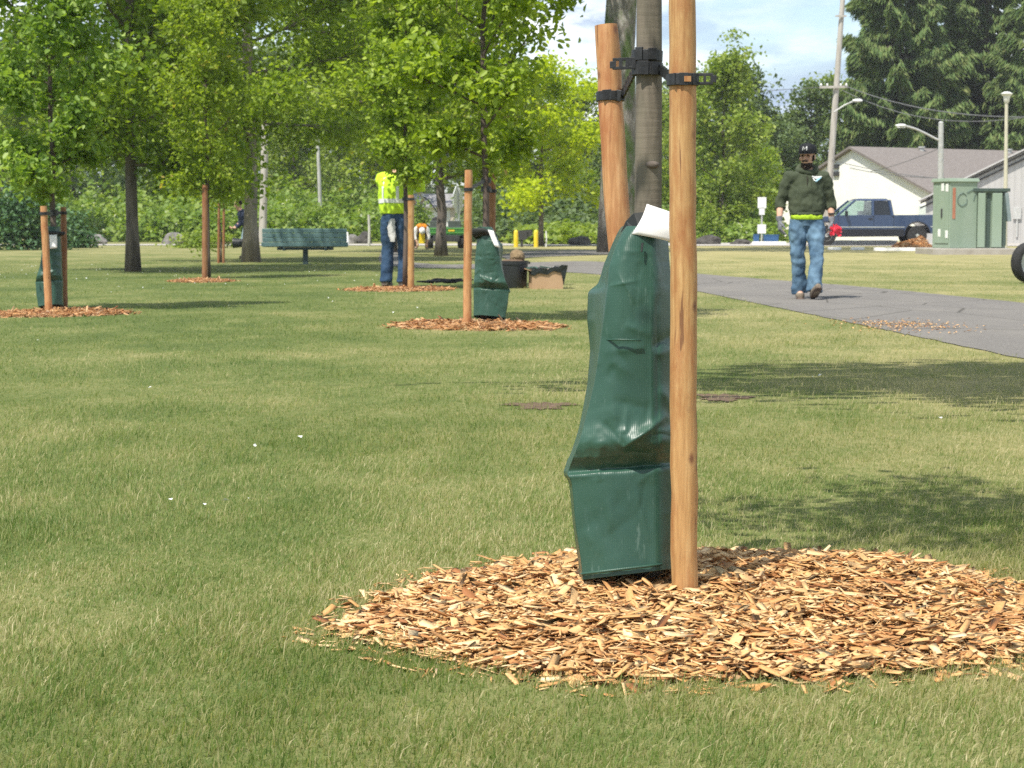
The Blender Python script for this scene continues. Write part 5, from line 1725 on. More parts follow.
for fx, ww in ((-0.27, 0.22), (0.20, 0.30)):
    mb = MB(); mb.box((w2 * fx, -0.26, H2 * 0.49), (w2 * ww, 0.12, H2 * 0.95)); mb.build('cooling_panel', GREEN_BOX, t, bevel=0.01)
mb = MB(); mb.box((w2 * -0.04, -0.215, H2 * 0.49), (w2 * 0.10, 0.03, H2 * 0.95)); mb.box((w2 * 0.44, -0.235, H2 * 0.52), (w2 * 0.11, 0.07, H2 * 0.95)); mb.build('recess', GREEN_DARK, t)
mb = MB(); mb.box((w2 * 0.52, -0.12, H2 * 0.72), (0.10, 0.5, H2 * 0.5), (0, -0.12, 0)); mb.build('side_cover', nmat('blue_grey_steel', (0.16, 0.21, 0.22), (0.22, 0.27, 0.28), 4, 0.5), t, bevel=0.01)
mb = MB(); mb.box((-w2 * 0.62, 0.0, H2 * 1.12), (0.40, 0.3, 0.04)); mb.box((-w2 * 0.62, 0.2, H2 * 1.05), (0.06, 0.06, 0.2)); mb.build('conduit', GREEN_DARK, t)

# ------------------------------------------------------------------ poles, street lights, wires on the right
def up_at(px, py, d): return at_depth(px, py, d)
g0 = Vector((at_depth(825.5, 224, 93).x, 93, 0))
topp = at_depth(843.5, -12, 93)
t = thing('utility_pole', 'tall leaning wooden utility pole in front of the white gable', 'pole', g0)
mb = MB(); mb.tube([(0, 0, 0), (topp - g0) * 0.5, topp - g0], [0.17, 0.15, 0.115], 12); mb.build('pole', POLE_WOOD, t, angle=40)
ca = at_depth(833.5, 87, 92.8) - g0
mb = MB(); mb.box(ca, (1.35, 0.10, 0.11), (0, -0.02, 0)); mb.build('crossarm', POLE_WOOD, t)
mb = MB(); mb.box(at_depth(841, 16, 92.8) - g0, (0.55, 0.08, 0.08)); mb.build('crossarm', POLE_WOOD, t)
mb = MB()
for dx in (-0.6, -0.3, 0.35, 0.62): mb.lathe([(0.04, 0), (0.055, 0.06), (0.03, 0.12)], (ca.x + dx, ca.y, ca.z + 0.055), 8)
mb.build('insulator', SIGN_WHITE, t)
la, lb = at_depth(834, 112, 92.6) - g0, at_depth(855, 100.5, 92.6) - g0
mb = MB(); mb.tube([la, la.lerp(lb, 0.5) + Vector((0, 0, 0.06)), lb], 0.035, 8); arm = mb.build('lamp_arm', STEEL, t)
mb = MB(); mb.ellipsoid(lb + Vector((0.12, 0, 0.0)), (0.26, 0.12, 0.08)); mb.build('lamp_head', SIGN_WHITE, arm, smooth=True)

D2 = 74
g1 = Vector((at_depth(940.5, 224, D2).x, D2, 0))
t = thing('street_light', 'grey street light whose arm reaches left over the cabinets', 'street light', g1)
tp = at_depth(941, 122.5, D2) - g1
mb = MB(); mb.tube([(0, 0, 0), tp], [0.13, 0.10], 12); mb.lathe([(0.10, 0), (0.07, 0.03), (0.005, 0.05)], tp, 12); mb.build('pole', STEEL, t, angle=40)
a0, a1, a2 = at_depth(940, 141, D2) - g1, at_depth(918, 130, D2) - g1, at_depth(905, 126, D2) - g1
mb = MB(); mb.tube(catmull([a0, a1, a2], 6), 0.045, 8); ar = mb.build('arm', STEEL, t, smooth=True)
mb = MB(); mb.ellipsoid(at_depth(901, 125.6, D2) - g1, (0.22, 0.13, 0.07)); mb.box(at_depth(901, 127.4, D2) - g1, (0.30, 0.18, 0.03)); mb.build('lamp_head', SIGN_WHITE, ar, smooth=True)

D3 = 70
g2 = Vector((at_depth(1005.5, 224, D3).x, D3, 0))
t = thing('lamp_post', 'slim pale lamp post with flared lantern at the right edge', 'lamp post', g2)
tp = at_depth(1006.5, 103, D3) - g2
mb = MB(); mb.tube([(0, 0, 0), tp], [0.085, 0.06], 12); mb.build('post', nmat('cream_post', (0.50, 0.47, 0.36), (0.58, 0.55, 0.43), 4, 0.5), t, angle=40)
mb = MB(); mb.lathe([(0.06, 0), (0.10, 0.04), (0.13, 0.24), (0.20, 0.30), (0.22, 0.34), (0.10, 0.40), (0.01, 0.41)], tp, 14); mb.build('lantern', SIGN_WHITE, t, angle=40)

WIRE = DARK_METAL
def wire(label, a, b, sag, r=0.014):
    a, b = Vector(a), Vector(b)
    pts = [a.lerp(b, i / 14) - a + Vector((0, 0, -sag * 4 * (i / 14) * (1 - i / 14))) for i in range(15)]
    mb = MB(); mb.tube(pts, r, 5)
    return tag(mb.build('overhead_wire', nmat('wire', (0.10, 0.10, 0.10), (0.16, 0.16, 0.16), 6), loc=a), label, 'wire', 'overhead wires')
wire('upper wire running right from the pole crossarm across the conifers', at_depth(845, 86, 92.8), at_depth(1060, 116, 70), 0.5, 0.022)
wire('second wire just under the upper one across the conifers', at_depth(842, 90, 92.8), at_depth(1060, 110, 75), 0.9, 0.018)
wire('wire running left from the pole crossarm over the trees', at_depth(822, 87, 92.8), at_depth(560, 84, 130), 0.4, 0.016)
wire('cable from the utility pole crossing the white gable', at_depth(832, 160, 92.9), at_depth(936, 178, 85.4), 0.12, 0.018)
wire('lower cable from the white gable to the metal building', at_depth(850, 168, 95), at_depth(945, 178, 85.4), 0.12, 0.018)
wire('cable from the street light pole down to the white gable', at_depth(940, 148, 74), at_depth(868, 172, 95), 0.1, 0.014)

# small sign post, bins and kerbs
g = on_ground(761.5, 244.5)
s = FPX / g.y
t = thing('sign_post', 'small post with white notice plates left of the walking man', 'sign', g)
mb = MB(); mb.box((0, 0.02, 45 / s / 2), (0.06, 0.04, 45 / s)); mb.build('post', STEEL, t)
for (yc, w_, h_) in ((203, 8.5, 11), (211.5, 5.5, 7), (229, 8.5, 9)):
    mb = MB(); mb.box((0, -0.012, (244.5 - yc) / s), (w_ / s, 0.02, h_ / s)); mb.build('sign_plate', SIGN_WHITE, t)
g = on_ground(771, 244.2)
t = thing('storage_bin', 'low blue bin on the kerb behind the sign post', 'bin', g)
mb = MB(); mb.box((0.03, 0.3, 0.22), (0.60, 0.45, 0.30), taper=(1.06, 1.06)); mb.build('tub', BIN_BLUE, t, bevel=0.02)
mb = MB(); mb.box((0.03, 0.3, 0.392), (0.66, 0.5, 0.04)); mb.build('lid', BIN_BLUE, t, bevel=0.01)
g = on_ground(757, 244.2)
t = thing('storage_bin', 'narrow dark blue bin left of the sign post foot', 'bin', g)
mb = MB(); mb.box((0, 0.3, 0.2), (0.22, 0.3, 0.40), taper=(1.08, 1.08)); mb.build('tub', BIN_BLUE, t, bevel=0.02)
mb = MB(); mb.box((0, 0.3, 0.415), (0.26, 0.34, 0.03)); mb.build('lid', BIN_BLUE, t, bevel=0.008)
def kerb(label, pxa, pxb, py, h, d=0.18):
    a, b = on_ground(pxa, py), on_ground(pxb, py)
    mb = MB(); mb.prism([(-d / 2, 0), (d / 2, 0), (d * 0.36, h), (-d * 0.36, h)], -(b.x - a.x) / 2, (b.x - a.x) / 2, 'x')
    return tag(mb.build('kerb_block', WHITE_KERB, loc=((a.x + b.x) / 2, a.y, 0), bevel=0.012), label, 'kerb block', 'white kerb blocks by the parking strip')
kerb('long white kerb block under the blue pickup', 829, 897, 245.0, 0.20)
kerb('short white kerb block nearest the walking man', 828, 841, 250.0, 0.10)
kerb('short white kerb block second from the walking man', 851, 864, 250.0, 0.10)
kerb('white kerb block in front of the orange chip pile', 874, 931, 251.0, 0.11)
kerb('white kerb under the blue bins', 752, 786, 244.8, 0.14)
g = on_ground(911, 248.5)
o = link('wood_chip_mulch', chips_mesh(8, 2600, 0.26, 2.6, chip_mat('wood_chips_orange', (1.1, 0.82, 0.62))), loc=(g.x, g.y, 0)); o.scale = (0.95, 1.0, 1.0)
tag(o, 'orange heap of wood chips in front of the pickup\'s rear wheel', 'mulch', kind='stuff')

# tyre standing at the right edge
g = on_ground(1029, 283)
s = FPX / g.y
R = 20.5 / s
t = thing('wheel', 'black tyre with pale rim standing on the lawn at the right edge', 'wheel', g, radians(24))
mb = MB(); mb.lathe([(R * .68, -0.075), (R * .88, -0.085), (R * .98, -0.06), (R, 0), (R * .98, 0.06), (R * .88, 0.085), (R * .68, 0.075), (R * .66, 0)], (0, 0, R), 40, 'y', cap=False); mb.f += [(7 * 40 + j, 7 * 40 + (j + 1) % 40, (j + 1) % 40, j) for j in range(40)]; mb.mi += [0] * 40
mb.build('tyre', RUBBER, t, angle=50)
mb = MB(); mb.lathe([(R * .67, -0.055), (R * .55, -0.03), (R * .2, -0.04), (R * .15, -0.06), (0.004, -0.06)], (0, 0, R), 30, 'y', cap=False); mb.lathe([(R * .67, 0.055), (R * .55, 0.03), (R * .2, 0.04), (0.004, 0.05)], (0, 0, R), 30, 'y', cap=False)
mb.build('rim', STEEL, t, smooth=True)
# ------------------------------------------------------------------ blue pickup, side on, nose to the left
def arc(cx, cz, r, a0, a1, n=12):
    return [(cx + r * cos(a0 + (a1 - a0) * i / n), cz + r * sin(a0 + (a1 - a0) * i / n)) for i in range(n + 1)]
DP = 78.6
pk = thing('pickup_truck', 'dark blue extended cab pickup with silver side trim parked before the white gable', 'pickup', (at_depth(866, 224, DP).x, DP, 0.015))
RW, XF, XR = 0.40, -1.78, 1.92
hw = 0.97
poly = [(-2.86, 0.50), (-2.90, 0.72), (-2.86, 0.98), (-2.70, 1.10), (-1.42, 1.20), (-1.30, 1.22), (0.93, 1.22), (0.945, 1.20), (0.965, 1.20), (0.98, 1.23), (2.86, 1.24), (2.90, 1.15), (2.88, 0.56)]
bot = [(2.82, 0.48), (XR + 0.52, 0.48)] + arc(XR, 0.44, 0.50, 0.08, pi - 0.08) + [(XR - 0.52, 0.42), (XF + 0.52, 0.40)] + arc(XF, 0.44, 0.50, 0.08, pi - 0.08) + [(XF - 0.52, 0.46)]
mb = MB(); mb.prism(poly + bot, -hw, hw); mb.build('body', TRUCK_BLUE, pk, bevel=0.03, angle=None)
mb = MB()
mb.prism([(XF + 0.54, 0.34), (XR - 0.54, 0.36), (XR - 0.54, 0.66), (XF + 0.54, 0.66)], -hw - 0.004, hw + 0.004)
mb.build('sill', TRUCK_LOW, pk, bevel=0.008)
for s_ in (-1, 1):
    mb = MB()
    mb.box((0.07, s_ * (hw + 0.007), 0.74), (2.64, 0.016, 0.035)); mb.box((2.66, s_ * (hw + 0.007), 0.76), (0.42, 0.016, 0.035)); mb.box((-2.57, s_ * (hw + 0.007), 0.74), (0.54, 0.016, 0.035))
    mb.build('trim_strip', CHROME, pk)
    for xc in (XF, XR):
        mb = MB()
        A = arc(xc, 0.44, 0.515, 0.1, pi - 0.1, 14)
        mb.tube([(x, s_ * hw, z) for x, z in A], 0.028, 6); mb.build('wheel_arch', TRUCK_LOW, pk, smooth=True)
# greenhouse: pillars, roof, panes
def gh(x, z, s_): return (x, s_ * (hw - 0.02 - (z - 1.2) * 0.28), z)
roofz = 1.86
mb = MB()
mb.add([gh(-0.62, roofz - 0.05, -1), gh(0.80, roofz - 0.05, -1), gh(0.80, roofz - 0.05, 1), gh(-0.62, roofz - 0.05, 1),
        (-0.45, -0.68, roofz + 0.04), (0.70, -0.68, roofz + 0.04), (0.70, 0.68, roofz + 0.04), (-0.45, 0.68, roofz + 0.04)],
       [(0, 3, 2, 1), (4, 5, 6, 7), (0, 1, 5, 4), (1, 2, 6, 5), (2, 3, 7, 6), (3, 0, 4, 7)])
mb.build('roof', TRUCK_BLUE, pk, bevel=0.02)
for s_ in (-1, 1):
    for (xa, za, xb, zb_, r) in ((-1.36, 1.19, -0.60, roofz - 0.03, 0.045), (0.10, 1.19, 0.12, roofz - 0.03, 0.06), (0.90, 1.19, 0.79, roofz - 0.03, 0.07), (-0.98, 1.19, -0.98, 1.52, 0.025)):
        mb = MB(); mb.tube([gh(xa, za, s_), gh(xb, zb_, s_)], r, 6); mb.build('pillar', TRUCK_BLUE, pk)
for s_ in (-1, 1):
    mb = MB(); q = [(-1.30, 1.215), (0.06, 1.215), (0.08, roofz - 0.06), (-0.58, roofz - 0.06)]
    k = [gh(x, z, s_) for x, z in q]; k2 = [(x, y - s_ * 0.008, z) for x, y, z in k]
    mb.add(k + k2, [(0, 1, 2, 3), (7, 6, 5, 4), (0, 4, 5, 1), (1, 5, 6, 2), (2, 6, 7, 3), (3, 7, 4, 0)]); mb.build('window', GLASS, pk)
    mb = MB(); q = [(0.16, 1.215), (0.84, 1.215), (0.76, roofz - 0.06), (0.17, roofz - 0.06)]
    k = [gh(x, z, s_) for x, z in q]; k2 = [(x, y - s_ * 0.008, z) for x, y, z in k]
    mb.add(k + k2, [(0, 1, 2, 3), (7, 6, 5, 4), (0, 4, 5, 1), (1, 5, 6, 2), (2, 6, 7, 3), (3, 7, 4, 0)]); mb.build('window', TINT, pk)
    mb = MB(); mb.box((-1.0, s_ * (hw + 0.13), 1.30), (0.09, 0.22, 0.19)); mb.box((-1.0, s_ * (hw + 0.01), 1.26), (0.05, 0.10, 0.04)); mb.build('side_mirror', TRUCK_LOW, pk, bevel=0.02)
    mb = MB(); mb.box((0.0, s_ * (hw + 0.012), 1.08), (0.18, 0.03, 0.04)); mb.build('door_handle', TRUCK_LOW, pk, bevel=0.006)
    mb = MB()
    for xd in (-1.30, 0.14, 0.955): mb.box((xd, s_ * (hw + 0.0015), 0.94), (0.012, 0.006, 0.52))
    mb.build('door_gap', TRUCK_LOW, pk)
    mb = MB(); mb.box((2.86, s_ * 0.85, 0.98), (0.09, 0.20, 0.40)); mb.build('tail_light', RED_TAPE, pk, bevel=0.01)
    mb = MB(); mb.box((-2.83, s_ * 0.74, 0.92), (0.10, 0.38, 0.17)); mb.build('headlight', CHROME, pk, bevel=0.01)
mb = MB(); q = [(-1.38, 1.22, -0.9), (-1.38, 1.22, 0.9), (-0.60, roofz - 0.05, 0.76), (-0.60, roofz - 0.05, -0.76)]
mb.add(q + [(x + 0.01, y, z - 0.01) for x, z, y in [(a, c, b) for a, b, c in []]] if False else [(x, yy, z) for x, z, yy in q], [(0, 1, 2, 3)]); mb.build('windscreen', GLASS, pk)
mb = MB(); mb.box((0.87, 0, 1.53), (0.015, 1.5, 0.55), (0, -0.16, 0)); mb.build('rear_window', TINT, pk)
mb = MB(); mb.box((-2.90, 0, 0.60), (0.16, 1.86, 0.24)); mb.build('front_bumper', CHROME, pk, bevel=0.03)
mb = MB(); mb.box((2.94, 0, 0.60), (0.14, 1.80, 0.20)); mb.build('rear_bumper', CHROME, pk, bevel=0.03)
mb = MB(); mb.box((0.0, 0.45, 1.15), (0.5, 0.5, 0.5)); mb.box((0.15, 0.45, 1.45), (0.14, 0.46, 0.42)); mb.box((0.0, -0.45, 1.15), (0.5, 0.5, 0.5)); mb.box((0.15, -0.45, 1.45), (0.14, 0.46, 0.42)); mb.build('seat', TRUCK_LOW, pk, bevel=0.03)
for xc in (XF, XR):
    for s_ in (-1, 1):
        mb = MB(); c = (xc, s_ * 0.86, RW)
        mb.lathe([(RW * .6, -0.13), (RW * .93, -0.13), (RW, -0.09), (RW, 0.09), (RW * .93, 0.13), (RW * .6, 0.13)], c, 32, 'y'); wl = mb.build('wheel', RUBBER, pk, angle=40)
        mb = MB(); mb.lathe([(RW * .6, s_ * 0.10), (RW * .56, s_ * 0.135), (RW * .5, s_ * 0.10), (RW * .2, s_ * 0.12), (RW * .16, s_ * 0.15), (0.004, s_ * 0.15)], c, 24, 'y', cap=False)
        for k in range(6): mb.box((c[0] + cos(k * pi / 3) * RW * .36, c[1] + s_ * 0.112, c[2] + sin(k * pi / 3) * RW * .36), (RW * 0.30, 0.03, 0.05), (0, -k * pi / 3, 0))
        mb.build('rim', CHROME if xc == XR else STEEL, wl)

# ------------------------------------------------------------------ white car far behind
DC = 94
cr = thing('parked_car', 'white hatchback partly hidden behind the tall orange stake', 'car', (at_depth(662, 224, DC).x, DC, 0.0))
mb = MB()
cb = [(-2.05, 0.42), (-2.1, 0.62), (-2.0, 0.80), (-1.15, 0.93), (1.75, 0.98), (2.0, 0.92), (2.08, 0.60), (2.02, 0.36), (1.72, 0.32)] + arc(1.30, 0.34, 0.38, 0, pi, 10) + [(-0.9, 0.28)] + arc(-1.32, 0.34, 0.38, 0, pi, 10)
mb.prism(cb, -0.86, 0.86); mb.build('body', CAR_WHITE, cr, bevel=0.03)
mb = MB(); mb.prism([(-1.1, 0.93), (-0.35, 1.38), (1.15, 1.42), (1.78, 0.98)], -0.74, 0.74); cabn = mb.build('cabin', CAR_WHITE, cr, bevel=0.03)
for s_ in (-1, 1):
    for q in ([(-0.92, 0.97), (-0.30, 1.33), (0.25, 1.35), (0.25, 0.98)], [(0.33, 0.98), (0.33, 1.35), (1.08, 1.36), (1.58, 1.0)]):
        mb = MB(); mb.prism(q, s_ * 0.742, s_ * 0.750); mb.build('window', TINT, cabn)
    for xc in (-1.32, 1.30):
        mb = MB(); mb.lathe([(0.2, -0.1), (0.31, -0.1), (0.33, -0.06), (0.33, 0.06), (0.31, 0.1), (0.2, 0.1)], (xc, s_ * 0.78, 0.33), 20, 'y'); wl = mb.build('wheel', RUBBER, cr, angle=40)
        mb = MB(); mb.lathe([(0.2, s_ * 0.105), (0.12, s_ * 0.09), (0.005, s_ * 0.11)], (xc, s_ * 0.78, 0.33), 14, 'y', cap=False); mb.build('rim', STEEL, wl)
    mb = MB(); mb.box((2.04, s_ * 0.68, 0.76), (0.08, 0.26, 0.16)); mb.build('tail_light', RED_TAPE, cr)
    mb = MB(); mb.box((-2.03, s_ * 0.64, 0.72), (0.08, 0.32, 0.12)); mb.build('headlight', CHROME, cr)

# ------------------------------------------------------------------ people
CLOTH_TX = bpy.data.textures.new('cloth_folds', 'CLOUDS'); CLOTH_TX.noise_scale = 0.10; CLOTH_TX.noise_depth = 1
def organic(mb, name, mat, parent=None, voxel=0.012, smooth=4, folds=0.0, loc=None):
    o = mb.build(name, mat, parent, smooth=True, loc=loc)
    r = o.modifiers.new('union', 'REMESH'); r.mode = 'VOXEL'; r.voxel_size = voxel; r.use_smooth_shade = True
    s = o.modifiers.new('soften', 'SMOOTH'); s.iterations = smooth; s.factor = 0.5
    if folds:
        d = o.modifiers.new('folds', 'DISPLACE'); d.texture = CLOTH_TX; d.strength = folds; d.mid_level = 0.5; d.texture_coords = 'LOCAL'
    return o

def hand(mb, w_, d, n, side, k=1.0, curl=0.35):
    """palm, four fingers of different lengths, thumb; w_ wrist, d along the hand, n towards the palm side, side to the thumb"""
    w_, d = Vector(w_), Vector(d).normalized()
    n = Vector(n); n = (n - d * n.dot(d)).normalized()
    s = n.cross(d) * (1 if n.cross(d).dot(Vector(side)) > 0 else -1)
    mb.tube([w_, w_ + d * 0.035 * k, w_ + d * 0.075 * k, w_ + d * 0.098 * k], [0.026 * k, 0.034 * k, 0.041 * k, 0.038 * k], 12, ell=[(1, .85), (1.05, .55), (1.05, .42), (1.05, .36)], ref=s)
    for i, (o_, ln) in enumerate(((0.029, 0.070), (0.010, 0.080), (-0.010, 0.074), (-0.029, 0.058))):
        b = w_ + d * 0.088 * k + s * o_ * k
        a1 = curl * (0.8 + 0.12 * i); dd = d
        pts = [b]
        for j, f in enumerate((0.45, 0.32, 0.23)):
            dd = (dd * cos(a1) + n * sin(a1)).normalized()
            pts.append(pts[-1] + dd * ln * f * k)
        mb.tube(pts, [0.0100 * k, 0.0096 * k, 0.009 * k, 0.0075 * k], 8)
    tb = w_ + d * 0.030 * k + s * 0.024 * k
    td = (d * 0.72 + s * 0.62 + n * 0.35).normalized()
    t1 = tb + td * 0.038 * k
    td2 = (d * 0.92 + s * 0.25 + n * 0.4).normalized()
    mb.tube([tb - td * 0.012, t1, t1 + td2 * 0.028 * k, t1 + td2 * 0.045 * k], [0.014 * k, 0.0125 * k, 0.011 * k, 0.008 * k], 8)

def head_parts(c, yaw, pitch, k=1.0):
    """transform for things on the head: face looks along -Y before turning"""
    M = Matrix.Translation(c) @ Euler((pitch, 0, yaw)).to_matrix().to_4x4() @ Matrix.Diagonal((k, k, k, 1))
    return M
def add_x(dst, src, M):
    dst.add([M @ Vector(v) for v in src.v], src.f)

def skull():
    m = MB()
    m.ellipsoid((0, 0.012, 0.035), (0.076, 0.096, 0.088), 20, 14)
    m.ellipsoid((0, -0.012, -0.045), (0.060, 0.076, 0.078), 18, 12)
    m.tube([(0, -0.086, 0.020), (0, -0.108, -0.020), (0, -0.100, -0.030)], [0.011, 0.016, 0.012], 8)      # nose
    m.ellipsoid((0, -0.068, -0.103), (0.028, 0.024, 0.020), 10, 8)                                       # chin
    m.ellipsoid((0, -0.084, -0.060), (0.026, 0.010, 0.009), 10, 8)                                       # lips
    m.tube([(-0.052, -0.072, 0.034), (0, -0.090, 0.040), (0.052, -0.072, 0.034)], 0.011, 8)              # brow
    for s in (-1, 1):
        m.ellipsoid((s * 0.078, 0.015, -0.004), (0.010, 0.020, 0.031), 10, 8)
        m.ellipsoid((s * 0.046, -0.062, -0.020), (0.024, 0.022, 0.024), 10, 8)
    return m

def limb(mb, pts, rad, n=14, ell=None):
    P = catmull([Vector(p) for p in pts], 4)
    R = [r.x for r in catmull([Vector((r, 0, 0)) for r in rad], 4)]
    mb.tube(P, R, n, ell=ell)

def make_person(label, loc, rz, J, skin=SKIN, scale=1.0):
    """body: one continuous skin from head to toes"""
    t = thing('person', label, 'person', loc, rz)
    t.scale = (scale, scale, scale)
    st = J.get('stout', 1.0)
    mb = MB()
    pel, wa, ch, nk, hd = [Vector(J[q]) for q in ('pelvis', 'waist', 'chest', 'neck', 'head')]
    P = catmull([pel + Vector((0, 0, -0.08)), pel, wa, ch, nk], 4)
    R = [v.x for v in catmull([Vector((r, 0, 0)) for r in (0.12, 0.155, 0.15 * st, 0.165 * st, 0.07)], 4)]
    mb.tube(P, R, 18, ell=(1.0, 0.68), ref=(1, 0, 0))
    mb.tube([nk + Vector((0, 0, -0.04)), nk.lerp(hd, 0.5), hd], [0.066, 0.056, 0.058], 14)
    M = head_parts(hd, J.get('yaw', 0), J.get('pitch', 0), J.get('head_k', 1.0))
    add_x(mb, skull(), M)
    for s in 'rl':
        sh, el, wr = [Vector(J[q + '_' + s]) for q in ('sh', 'el', 'wr')]
        limb(mb, [ch.lerp(sh, 0.5), sh, sh.lerp(el, .5), el, el.lerp(wr, .35), wr], [0.07, 0.062, 0.052, 0.043, 0.044, 0.029])
        hand(mb, wr, J['hd_' + s], J.get('pn_' + s, (0, 0, -1)), J.get('th_' + s, (0, -1, 0)), 1.0, J.get('curl', 0.4))
        hp, kn, an, to = [Vector(J[q + '_' + s]) for q in ('hip', 'kn', 'an', 'toe')]
        limb(mb, [pel.lerp(hp, .7), hp + Vector((0, 0, -0.05)), hp.lerp(kn, .5), kn, kn.lerp(an, .35), an], [0.085, 0.082, 0.070, 0.053, 0.053, 0.036])
        mb.tube([an + (an - to).normalized() * 0.05 + Vector((0, 0, -0.03)), an.lerp(to, .4) + Vector((0, 0, -0.01)), to], [0.036, 0.042, 0.030], 10)
    b = organic(mb, 'body', skin, t, 0.0065, 3)
    # eyes
    for s in (-1, 1):
        e = MB(); q = MB(); q.ellipsoid((s * 0.031, -0.078, 0.012), (0.013, 0.009, 0.009), 10, 8); add_x(e, q, M); e.build('eye', BEARD, t, smooth=True)
    return t, M

def make_clothes(t, J, top, low, top_r, arm_r, leg_r, sleeve=1.0, hem=None, folds=0.022, low_mat=JEANS, top_mat=HOODIE, names=('hoodie', 'jeans'), tops=None):
    pel, wa, ch, nk = [Vector(J[q]) for q in ('pelvis', 'waist', 'chest', 'neck')]
    mb = MB()
    hemz = Vector(hem) if hem else pel + Vector((0, 0, 0.02))
    P = catmull([hemz, wa, ch, ch.lerp(nk, 0.62), nk + Vector((0, 0, -0.005))], 4)
    R = [v.x for v in catmull([Vector((r, 0, 0)) for r in top_r], 4)]
    mb.tube(P, R, 22, ell=(1.0, 0.72), ref=(1, 0, 0))
    for s in 'rl':
        sh, el, wr = [Vector(J[q + '_' + s]) for q in ('sh', 'el', 'wr')]
        end = el.lerp(wr, sleeve)
        limb(mb, [ch.lerp(sh, .45) + Vector((0, 0, 0.03)), sh + Vector((0, 0, -0.01)), sh.lerp(el, .5), el, end], arm_r)
    a = organic(mb, names[0], top_mat, t, 0.011, 4, folds)
    mb = MB()
    mb.tube(catmull([pel + Vector((0, 0, -0.10)), pel, pel.lerp(wa, .55)], 4), [v.x for v in catmull([Vector((r, 0, 0)) for r in leg_r[0]], 4)], 20, ell=(1, .76), ref=(1, 0, 0))
    for s in 'rl':
        hp, kn, an = [Vector(J[q + '_' + s]) for q in ('hip', 'kn', 'an')]
        limb(mb, [pel.lerp(hp, .75) + Vector((0, 0, -0.02)), hp.lerp(kn, .3), hp.lerp(kn, .7), kn, kn.lerp(an, .5), an + Vector((0, 0, -0.02))], leg_r[1])
    b = organic(mb, names[1], low_mat, t, 0.011, 4, folds)
    return a, b

def shoes(t, J, mat=SHOE):
    for s in 'rl':
        an, to = Vector(J['an_' + s]), Vector(J['toe_' + s])
        d = (to - an); d = d.normalized()
        up = Vector(J.get('shoe_up_' + s, (0, 0, 1)))
        heel = an - Vector((d.x, d.y, d.z)) * 0.065 - up * 0.045
        mb = MB()
        mb.tube([heel, an - up * 0.03 + d * 0.03, an.lerp(to, .6) - up * 0.02, to + d * 0.02], [0.046, 0.056, 0.052, 0.036], 12, ell=(1.0, 0.9))
        mb.tube([an - up * 0.02, an + up * 0.03], [0.05, 0.046], 12)
        o = organic(mb, 'shoe', mat, t, 0.009, 2)
        mb = MB()
        a, b_ = heel - up * 0.030, to - up * 0.030 + d * 0.02
        mb.tube([a - d * 0.03, a + d * 0.05, a.lerp(b_, .65), b_, b_ + d * 0.025], [0.030, 0.043, 0.050, 0.044, 0.02], 12, ell=(1.0, 0.28), ref=d.cross(up))
        mb.build('sole', SOLE, o, smooth=True)

# --- the man walking towards the camera on the path
gp = on_ground(805.5, 299.0)
J = dict(stout=1.15, head_k=1.10, pelvis=(0, 0.0, 0.95), waist=(0, 0.0, 1.12), chest=(0, 0.02, 1.34), neck=(0, 0.01, 1.525), head=(-0.005, -0.025, 1.665), yaw=-0.42, pitch=0.04,
         sh_r=(-0.195, 0.02, 1.425), el_r=(-0.300, 0.05, 1.145), wr_r=(-0.325, -0.05, 0.925), hd_r=(0.06, -0.20, -1), pn_r=(1, 0.2, 0), th_r=(0, -1, 0),
         sh_l=(0.195, 0.02, 1.425), el_l=(0.285, 0.05, 1.145), wr_l=(0.290, -0.03, 0.915), hd_l=(-0.02, -0.25, -1), pn_l=(-1, 0.2, 0), th_l=(0, -1, 0),
         hip_r=(-0.105, 0, 0.93), kn_r=(-0.105, -0.05, 0.51), an_r=(-0.065, 0.02, 0.085), toe_r=(-0.085, -0.17, 0.045),
         hip_l=(0.105, 0, 0.93), kn_l=(0.095, -0.17, 0.52), an_l=(0.062, -0.26, 0.115), toe_l=(0.080, -0.43, 0.165), shoe_up_l=(0, 0.25, 0.97), curl=0.5)
t, M = make_person('bearded man in dark green hoodie and jeans walking along the path', gp, 0.0, J)
hood, jn = make_clothes(t, J, None, None, (0.198, 0.216, 0.204, 0.150, 0.085), [0.094, 0.086, 0.077, 0.068, 0.057], ((0.175, 0.188, 0.185), [0.108, 0.112, 0.092, 0.079, 0.082, 0.094]), 0.42, (0, -0.005, 0.985), 0.040)
# rolled hood, cuffs, hem band, pocket, drawstrings
mb = MB()
mb.tube([(0.105 * cos(a), 0.02 + 0.095 * sin(a), 1.515 + 0.035 * sin(a) + 0.012 * cos(3 * a)) for a in np.linspace(0, 2 * pi, 16, endpoint=False)], 0.038, 10, closed=True)
mb.ellipsoid((0, 0.125, 1.46), (0.12, 0.06, 0.12))
organic(mb, 'hood', HOODIE, t, 0.012, 3, 0.012)
mb = MB(); mb.tube([(0, -0.005, 0.975), (0, -0.005, 1.015)], [0.196, 0.204], 24, ell=(1.0, 0.76), ref=(1, 0, 0)); mb.build('waistband', HOODIE, t, smooth=True)
mb = MB(); mb.tube([(0.0, -0.005, 0.93), (0, -0.005, 0.955), (0, -0.005, 0.99)], [0.186, 0.193, 0.195], 24, ell=(1.0, 0.79), ref=(1, 0, 0)); o = organic(mb, 'shirt_hem', LIME, t, 0.011, 2, 0.02)
def on_cloth(mb, name, mat, target, off=0.005):
    o = mb.build(name, mat, t)
    s = o.modifiers.new('lie', 'SHRINKWRAP'); s.target = target; s.wrap_method = 'NEAREST_SURFACEPOINT'; s.wrap_mode = 'ABOVE_SURFACE'; s.offset = off
    return o
